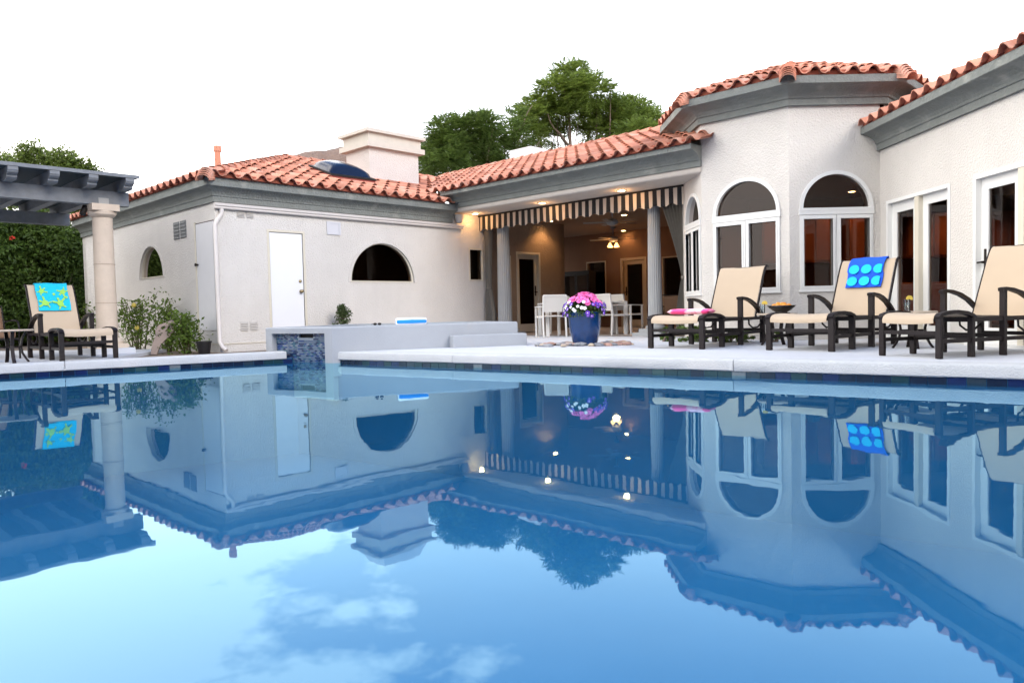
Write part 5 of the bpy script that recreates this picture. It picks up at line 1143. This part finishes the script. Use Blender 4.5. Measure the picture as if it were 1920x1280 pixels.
big = clumpset([(1082, 150, 34, 24), (1060, 178, 40, 22), (1110, 190, 40, 26), (1030, 205, 44, 20), (1085, 215, 45, 22), (1150, 215, 40, 24), (1180, 235, 40, 26), (1205, 222, 34, 22), (1222, 252, 24, 20), (1200, 205, 34, 20), (1226, 232, 22, 18), (1010, 228, 30, 16), (1000, 262, 26, 18), (1140, 255, 36, 18), (1195, 272, 36, 14), (1042, 250, 22, 12)], Y, X0, G, 26)
tree('shade_tree', 'tall feathery green tree with several bare stems behind the patio roof', (X0, Y, G), [(-1.6, 0.2, 7.0, .16), (-0.3, -0.3, 8.6, .18), (0.6, 0.3, 8.2, .17), (2.0, 0.0, 7.2, .15), (0.2, 0.5, 6.6, .12), (-0.9, .1, 6.9, .11), (1.3, -.2, 7.4, .12)], big, leaf_tree, rg, 1.0, 0.50, 0.135)
Y = 28.0; X0, _ = at(865, 330, Y)
t2 = clumpset([(850, 262, 28, 20), (880, 255, 26, 22), (915, 250, 24, 22), (935, 262, 22, 26), (825, 282, 24, 20), (860, 292, 36, 24), (905, 292, 36, 24), (812, 312, 28, 22), (850, 322, 40, 16), (925, 310, 30, 18)], Y, X0, G, 30)
tree('shade_tree', 'lower feathery tree between the chimney and the taller tree', (X0, Y, G), [(-1.0, 0, 6.0, .14), (0.4, .2, 6.3, .15), (1.2, -.1, 6.0, .12)], t2, leaf_tree2, rg, 1.0, 0.45, 0.125)
Y = 29.5; X0, _ = at(975, 330, Y)
t3 = clumpset([(975, 225, 18, 14), (968, 255, 24, 16), (985, 275, 20, 14), (960, 290, 22, 14)], Y, X0, G, 18)
tree('shade_tree', 'thin sparse tree left of the tall tree above the patio roof', (X0, Y, G), [(-.2, 0, 7.2, .10), (.4, .1, 6.8, .08)], t3, leaf_tree2, rg, 1.0, 0.42, 0.11)
# leafy masses at the left: hedge shrubs and trees behind the pergola
def leaf_mass(mb, c, rad, n_, size, rr_, shell=0.35):
    pts = []
    for _ in range(n_):
        v = Vector((rr_.gauss(0, 1), rr_.gauss(0, 1), rr_.gauss(0, 1))).normalized(); q = rr_.random() ** shell * (1 + 0.10 * sin(v.x * 7 + c[0]) + 0.10 * sin(v.z * 9 + c[1]))
        pts.append((c[0] + v.x * rad[0] * q, c[1] + v.y * rad[1] * q, c[2] + v.z * rad[2] * q))
    leafquads(mb, pts, size, rr_, 0.5, 0.45)
def shrub(name, label, cat, loc, blobs, m, size, rr_, stems=4, group=None, hgt=1.0):
    t = empty(name, loc, label=label, cat=cat, group=group); mb = MB()
    for k_ in range(stems):
        b = rr_.choice(blobs)[0]; mb.tube([(rr_.gauss(0, .08), rr_.gauss(0, .08), -0.05), (b[0] * 0.5, b[1] * 0.5, b[2] * 0.55), b], [0.03 * hgt, 0.022 * hgt, 0.008], 6)
    mb.build('stem', bark, t, smooth=True, fix=False); mb = MB()
    for c, rad, n_ in blobs: leaf_mass(mb, c, rad, n_, size, rr_)
    mb.build('foliage', m, t, fix=False); return t
hb = random.Random(77)
for i, (px, Y_, h_, lb) in enumerate(((-420, 17.0, 4.6, 'tall hedge shrub added beyond the left edge, mirrored in the side window'), (-300, 18.0, 4.6, 'added unseen hedge shrub beyond the left edge, second from the chaise lounge'), (-200, 18.6, 4.4, 'added unseen hedge shrub beyond the left edge behind the brown chair'), (-115, 19.2, 3.5, 'added unseen hedge shrub just outside the left edge of the photo'), (-40, 19.5, 3.3, 'dark green hedge shrub cut by the left edge of the photo'), (35, 20.0, 3.5, 'dark green hedge shrub behind the left chaise lounge'), (105, 20.5, 3.4, 'dark green hedge shrub between pergola column and left hedge'), (160, 21.5, 3.3, 'dark green hedge shrub against the far end of the house'))):  # shrubs beyond the left edge are added to fill the side window's reflection
    x, _z = at(px, 500, Y_); blobs = []
    for k_ in range(24 if h_ > 4 else 26):
        zz = hb.uniform(0.3, h_); blobs.append(((hb.uniform(-0.9, 0.9), hb.uniform(-0.5, 0.5), zz), (0.66, 0.6, 0.55), 800))
    shrub('hedge_shrub', lb, 'shrub', (x, Y_, G - 0.06), blobs, leaf_hedge, 0.16 if h_ > 4 else 0.12, hb, 6, 'hedge shrubs behind the pergola')
for i, (px, py, Y_, rx, rz, lb) in enumerate(((55, 330, 27, 75, 42, 'bushy green tree top above the left end of the pergola'), (118, 318, 26, 46, 46, 'pointed green tree top above the pergola rafters'), (165, 345, 26.5, 40, 36, 'small green tree top just left of the house roof'))):
    x, z = at(px, py, Y_); sx_, sz_ = rx / 1396 * Y_, rz / 1396 * Y_; blobs = []
    for k_ in range(26): blobs.append(((hb.uniform(-.8, .8) * sx_, hb.uniform(-.7, .7) * sx_, z - G + hb.uniform(-1.3, 0.55) * sz_), (0.5, 0.5, 0.45), 520))
    shrub('background_tree', lb, 'tree', (x, Y_, G - 0.06), blobs, leaf_hedge_lt, 0.13, hb, 5, 'trees behind the pergola', 2.5)
# red blossom in the hedge
mb = MB(); x, z = at(40, 448, 19.0); leaf_mass(mb, (0, 0, 0), (0.07, 0.06, 0.05), 40, 0.06, hb); tag(mb.build('red_blossom', mat('red_petal', (0.65, 0.05, 0.03), 0.7), fix=False, loc=(x, 19.0, z)), 'small red blossom in the dark hedge at the left', 'flower')
# citrus shrubs in the bed along the left wing
cb = random.Random(9)
def citrus(px, Y_, top, wd, label, n_leaf, sprigs):
    x, zt_ = at(px, top, Y_); H = zt_ - G; t = empty('citrus_shrub', (x, Y_, G - 0.06), label=label, cat='shrub', group='citrus shrubs beside the house'); mb = MB(); ml = MB(); sx_ = wd / 1396 * Y_
    for k_ in range(sprigs):
        a = (k_ + 0.5) / sprigs * 2 - 1; e = Vector((a * sx_ * cb.uniform(.7, 1), cb.uniform(-.25, .25), H * cb.uniform(0.62, 1.0))); p0_ = Vector((a * sx_ * 0.25, cb.gauss(0, .04), 0)); pts = [p0_.lerp(e, f) + Vector((cb.gauss(0, .02), 0, 0)) for f in (0, .35, .7, 1)]
        mb.tube(pts, [0.014, 0.011, 0.008, 0.004], 5); lp = []
        for q in range(n_leaf):
            f = 0.22 + 0.8 * cb.random(); c = pts[0].lerp(e, min(f, 1.02)); s_ = 0.13 * (1.25 - f) + 0.03; lp.append(c + Vector((cb.gauss(0, s_), cb.gauss(0, s_), cb.gauss(0, s_ * 0.7))))
        leafquads(ml, lp, 0.075, cb, 0.6, 0.5)
    mb.build('stem', stem_m, t, smooth=True, fix=False); ml.build('foliage', leaf_citrus, t, fix=False); return t
c1 = citrus(262, 14.4, 538, 34, 'leafy citrus shrub with yellow fruit right of the pergola column', 120, 9)
c2_ = citrus(318, 14.2, 545, 28, 'leafy citrus shrub below the half-round side window', 120, 8)
c3 = citrus(352, 13.3, 578, 26, 'bright green citrus shrub nearest the narrow white door', 150, 8)
citrus(180, 14.8, 556, 14, 'thin citrus sprig left of the pergola column', 70, 3)
lem = mat('citrus_peel', (0.45, 0.36, 0.06), 0.5); mb = MB(); mb.lathe([(0.0, -0.05)] + [(0.042 * cos(radians(q)), 0.046 * sin(radians(q))) for q in range(-72, 73, 18)] + [(0, 0.05)], 12); lo_ = mb.build('citrus_fruit', lem, smooth=True); lme = lo_.data; bpy.data.objects.remove(lo_)
for px, py in ((258, 572), (262, 614), (345, 640)):
    x, z = at(px, py, 14.1); r = c1 if px < 300 else c3; o = inst('fruit', lme, r, Matrix.Translation(Vector((x, 14.1 if px < 300 else 13.1, z)) - r.location))
# small shrub behind the spa
def mound(px, py, Y_, rx, rz, label, m, nb, size, cone=False, name='shrub', cat='shrub'):
    x, z = at(px, py, Y_); sx_, sz_ = rx / 1396 * Y_, rz / 1396 * Y_; blobs = []
    for k_ in range(nb):
        f = cb.random(); w_ = (1 - 0.85 * f) if cone else 1.0
        blobs.append(((cb.uniform(-1, 1) * sx_ * w_ * 0.8, cb.uniform(-1, 1) * sx_ * w_ * 0.5, max(0.03, (z - G) - sz_ + 2 * sz_ * f)), (sx_ * 0.28, sx_ * 0.28, sz_ * 0.25), 60))
    return shrub(name, label, cat, (x, Y_, G - 0.06), blobs, m, size, cb, 3)
mound(646, 592, 14.75, 30, 24, 'small pointed grey-green shrub behind the spa wall', leaf_shrub, 26, 0.05, True)
mound(1252, 622, 12.35, 14, 14, 'low dark shrub beside the right patio column', leaf_tree2, 14, 0.05)
mound(1300, 622, 11.95, 30, 16, 'low dark shrub under the left tower window', leaf_tree2, 26, 0.055)
mound(1375, 625, 11.70, 40, 13, 'low dark groundcover shrub under the middle tower window', leaf_tree2, 26, 0.055)
mound(1455, 625, 11.30, 16, 12, 'small low shrub below the right tower window', leaf_tree2, 12, 0.05)
# carved panel leaning among the shrubs
cpn = mat('taupe_resin', (0.27, 0.21, 0.18), 0.6, var=0.08, space='obj')
def P2(x, y): return (x, y)
outl = [(0.0, 0.0), (0.10, 0.0), (0.13, 0.12), (0.20, 0.24), (0.30, 0.34), (0.37, 0.48), (0.36, 0.60), (0.30, 0.62), (0.22, 0.57), (0.10, 0.52), (0.05, 0.42), (0.06, 0.32), (0.02, 0.20)]
hol = [[(0.12, 0.30), (0.16, 0.36), (0.12, 0.36), (0.09, 0.33)], [(0.17, 0.43), (0.22, 0.49), (0.16, 0.50), (0.13, 0.46)], [(0.11, 0.40), (0.135, 0.415), (0.12, 0.435), (0.10, 0.42)], [(0.22, 0.40), (0.28, 0.46), (0.29, 0.53), (0.25, 0.50)]]
loops = [outl] + [h_[::-1] for h_ in hol]; v3 = [[Vector((p[0], p[1], 0)) for p in lp] for lp in loops]; fl_ = [p for lp in loops for p in lp]; tri = [tuple(q) for q in tessellate_polygon(v3)]
mb = MB()
for d_ in (0, 0.05): mb.add([(p[0], d_, p[1]) for p in fl_], tri)
for lp in loops:
    for i in range(len(lp)): a, b = lp[i], lp[(i + 1) % len(lp)]; mb.poly((a[0], 0, a[1]), (b[0], 0, b[1]), (b[0], 0.05, b[1]), (a[0], 0.05, a[1]))
x, z = at(285, 660, 13.0); o = mb.build('carved_panel', cpn, loc=(x, 13.0, G - 0.04)); o.rotation_euler = (radians(-8), radians(4), radians(10)); tag(o, 'taupe curved panel with cut-out holes leaning among the citrus shrubs', 'ornament')
# nursery pot
x, z = at(385, 660, 13.05); mb = MB(); mb.lathe([(0.0, 0.0), (0.095, 0.0), (0.125, 0.20), (0.135, 0.20), (0.135, 0.225), (0.122, 0.225), (0.10, 0.03), (0, 0.03)], 24); tag(mb.build('nursery_pot', mat('black_plastic', (0.008, 0.008, 0.01), 0.4), smooth=True, angle=40, loc=(x, 13.05, G - 0.06)), 'empty black plastic nursery pot beside the downspout', 'pot')
# block garden wall behind the hedge
gw = empty('garden_wall', (-11.6, 20.6, G - 0.06), label='brown block garden wall between the hedge and the house end', cat='wall'); bmx = mat('block_brown', (0.24, 0.155, 0.115), 0.9, var=0.12, obj_rand=0.18, bump=0.4, bscale=30, bdist=0.01)
mb = MB(); mb.box(-2.2, 2.2, 0.02, 0.16, 0, 1.38); mb.build('mortar_core', mat('mortar', (0.13, 0.09, 0.075), 0.9), gw)
mb = MB(); mb.box(0.004, 0.386, 0, 0.10, 0.004, 0.186); bo = mb.build('block', bmx, gw, bevel=0.006); bme = bo.data; bpy.data.objects.remove(bo)
for r_ in range(7):
    for c_ in range(11): inst('block', bme, gw, Matrix.Translation((-2.2 + c_ * 0.39 + (0.195 if r_ % 2 else 0), -0.02 + cb.uniform(-.004, .004), r_ * 0.19)))
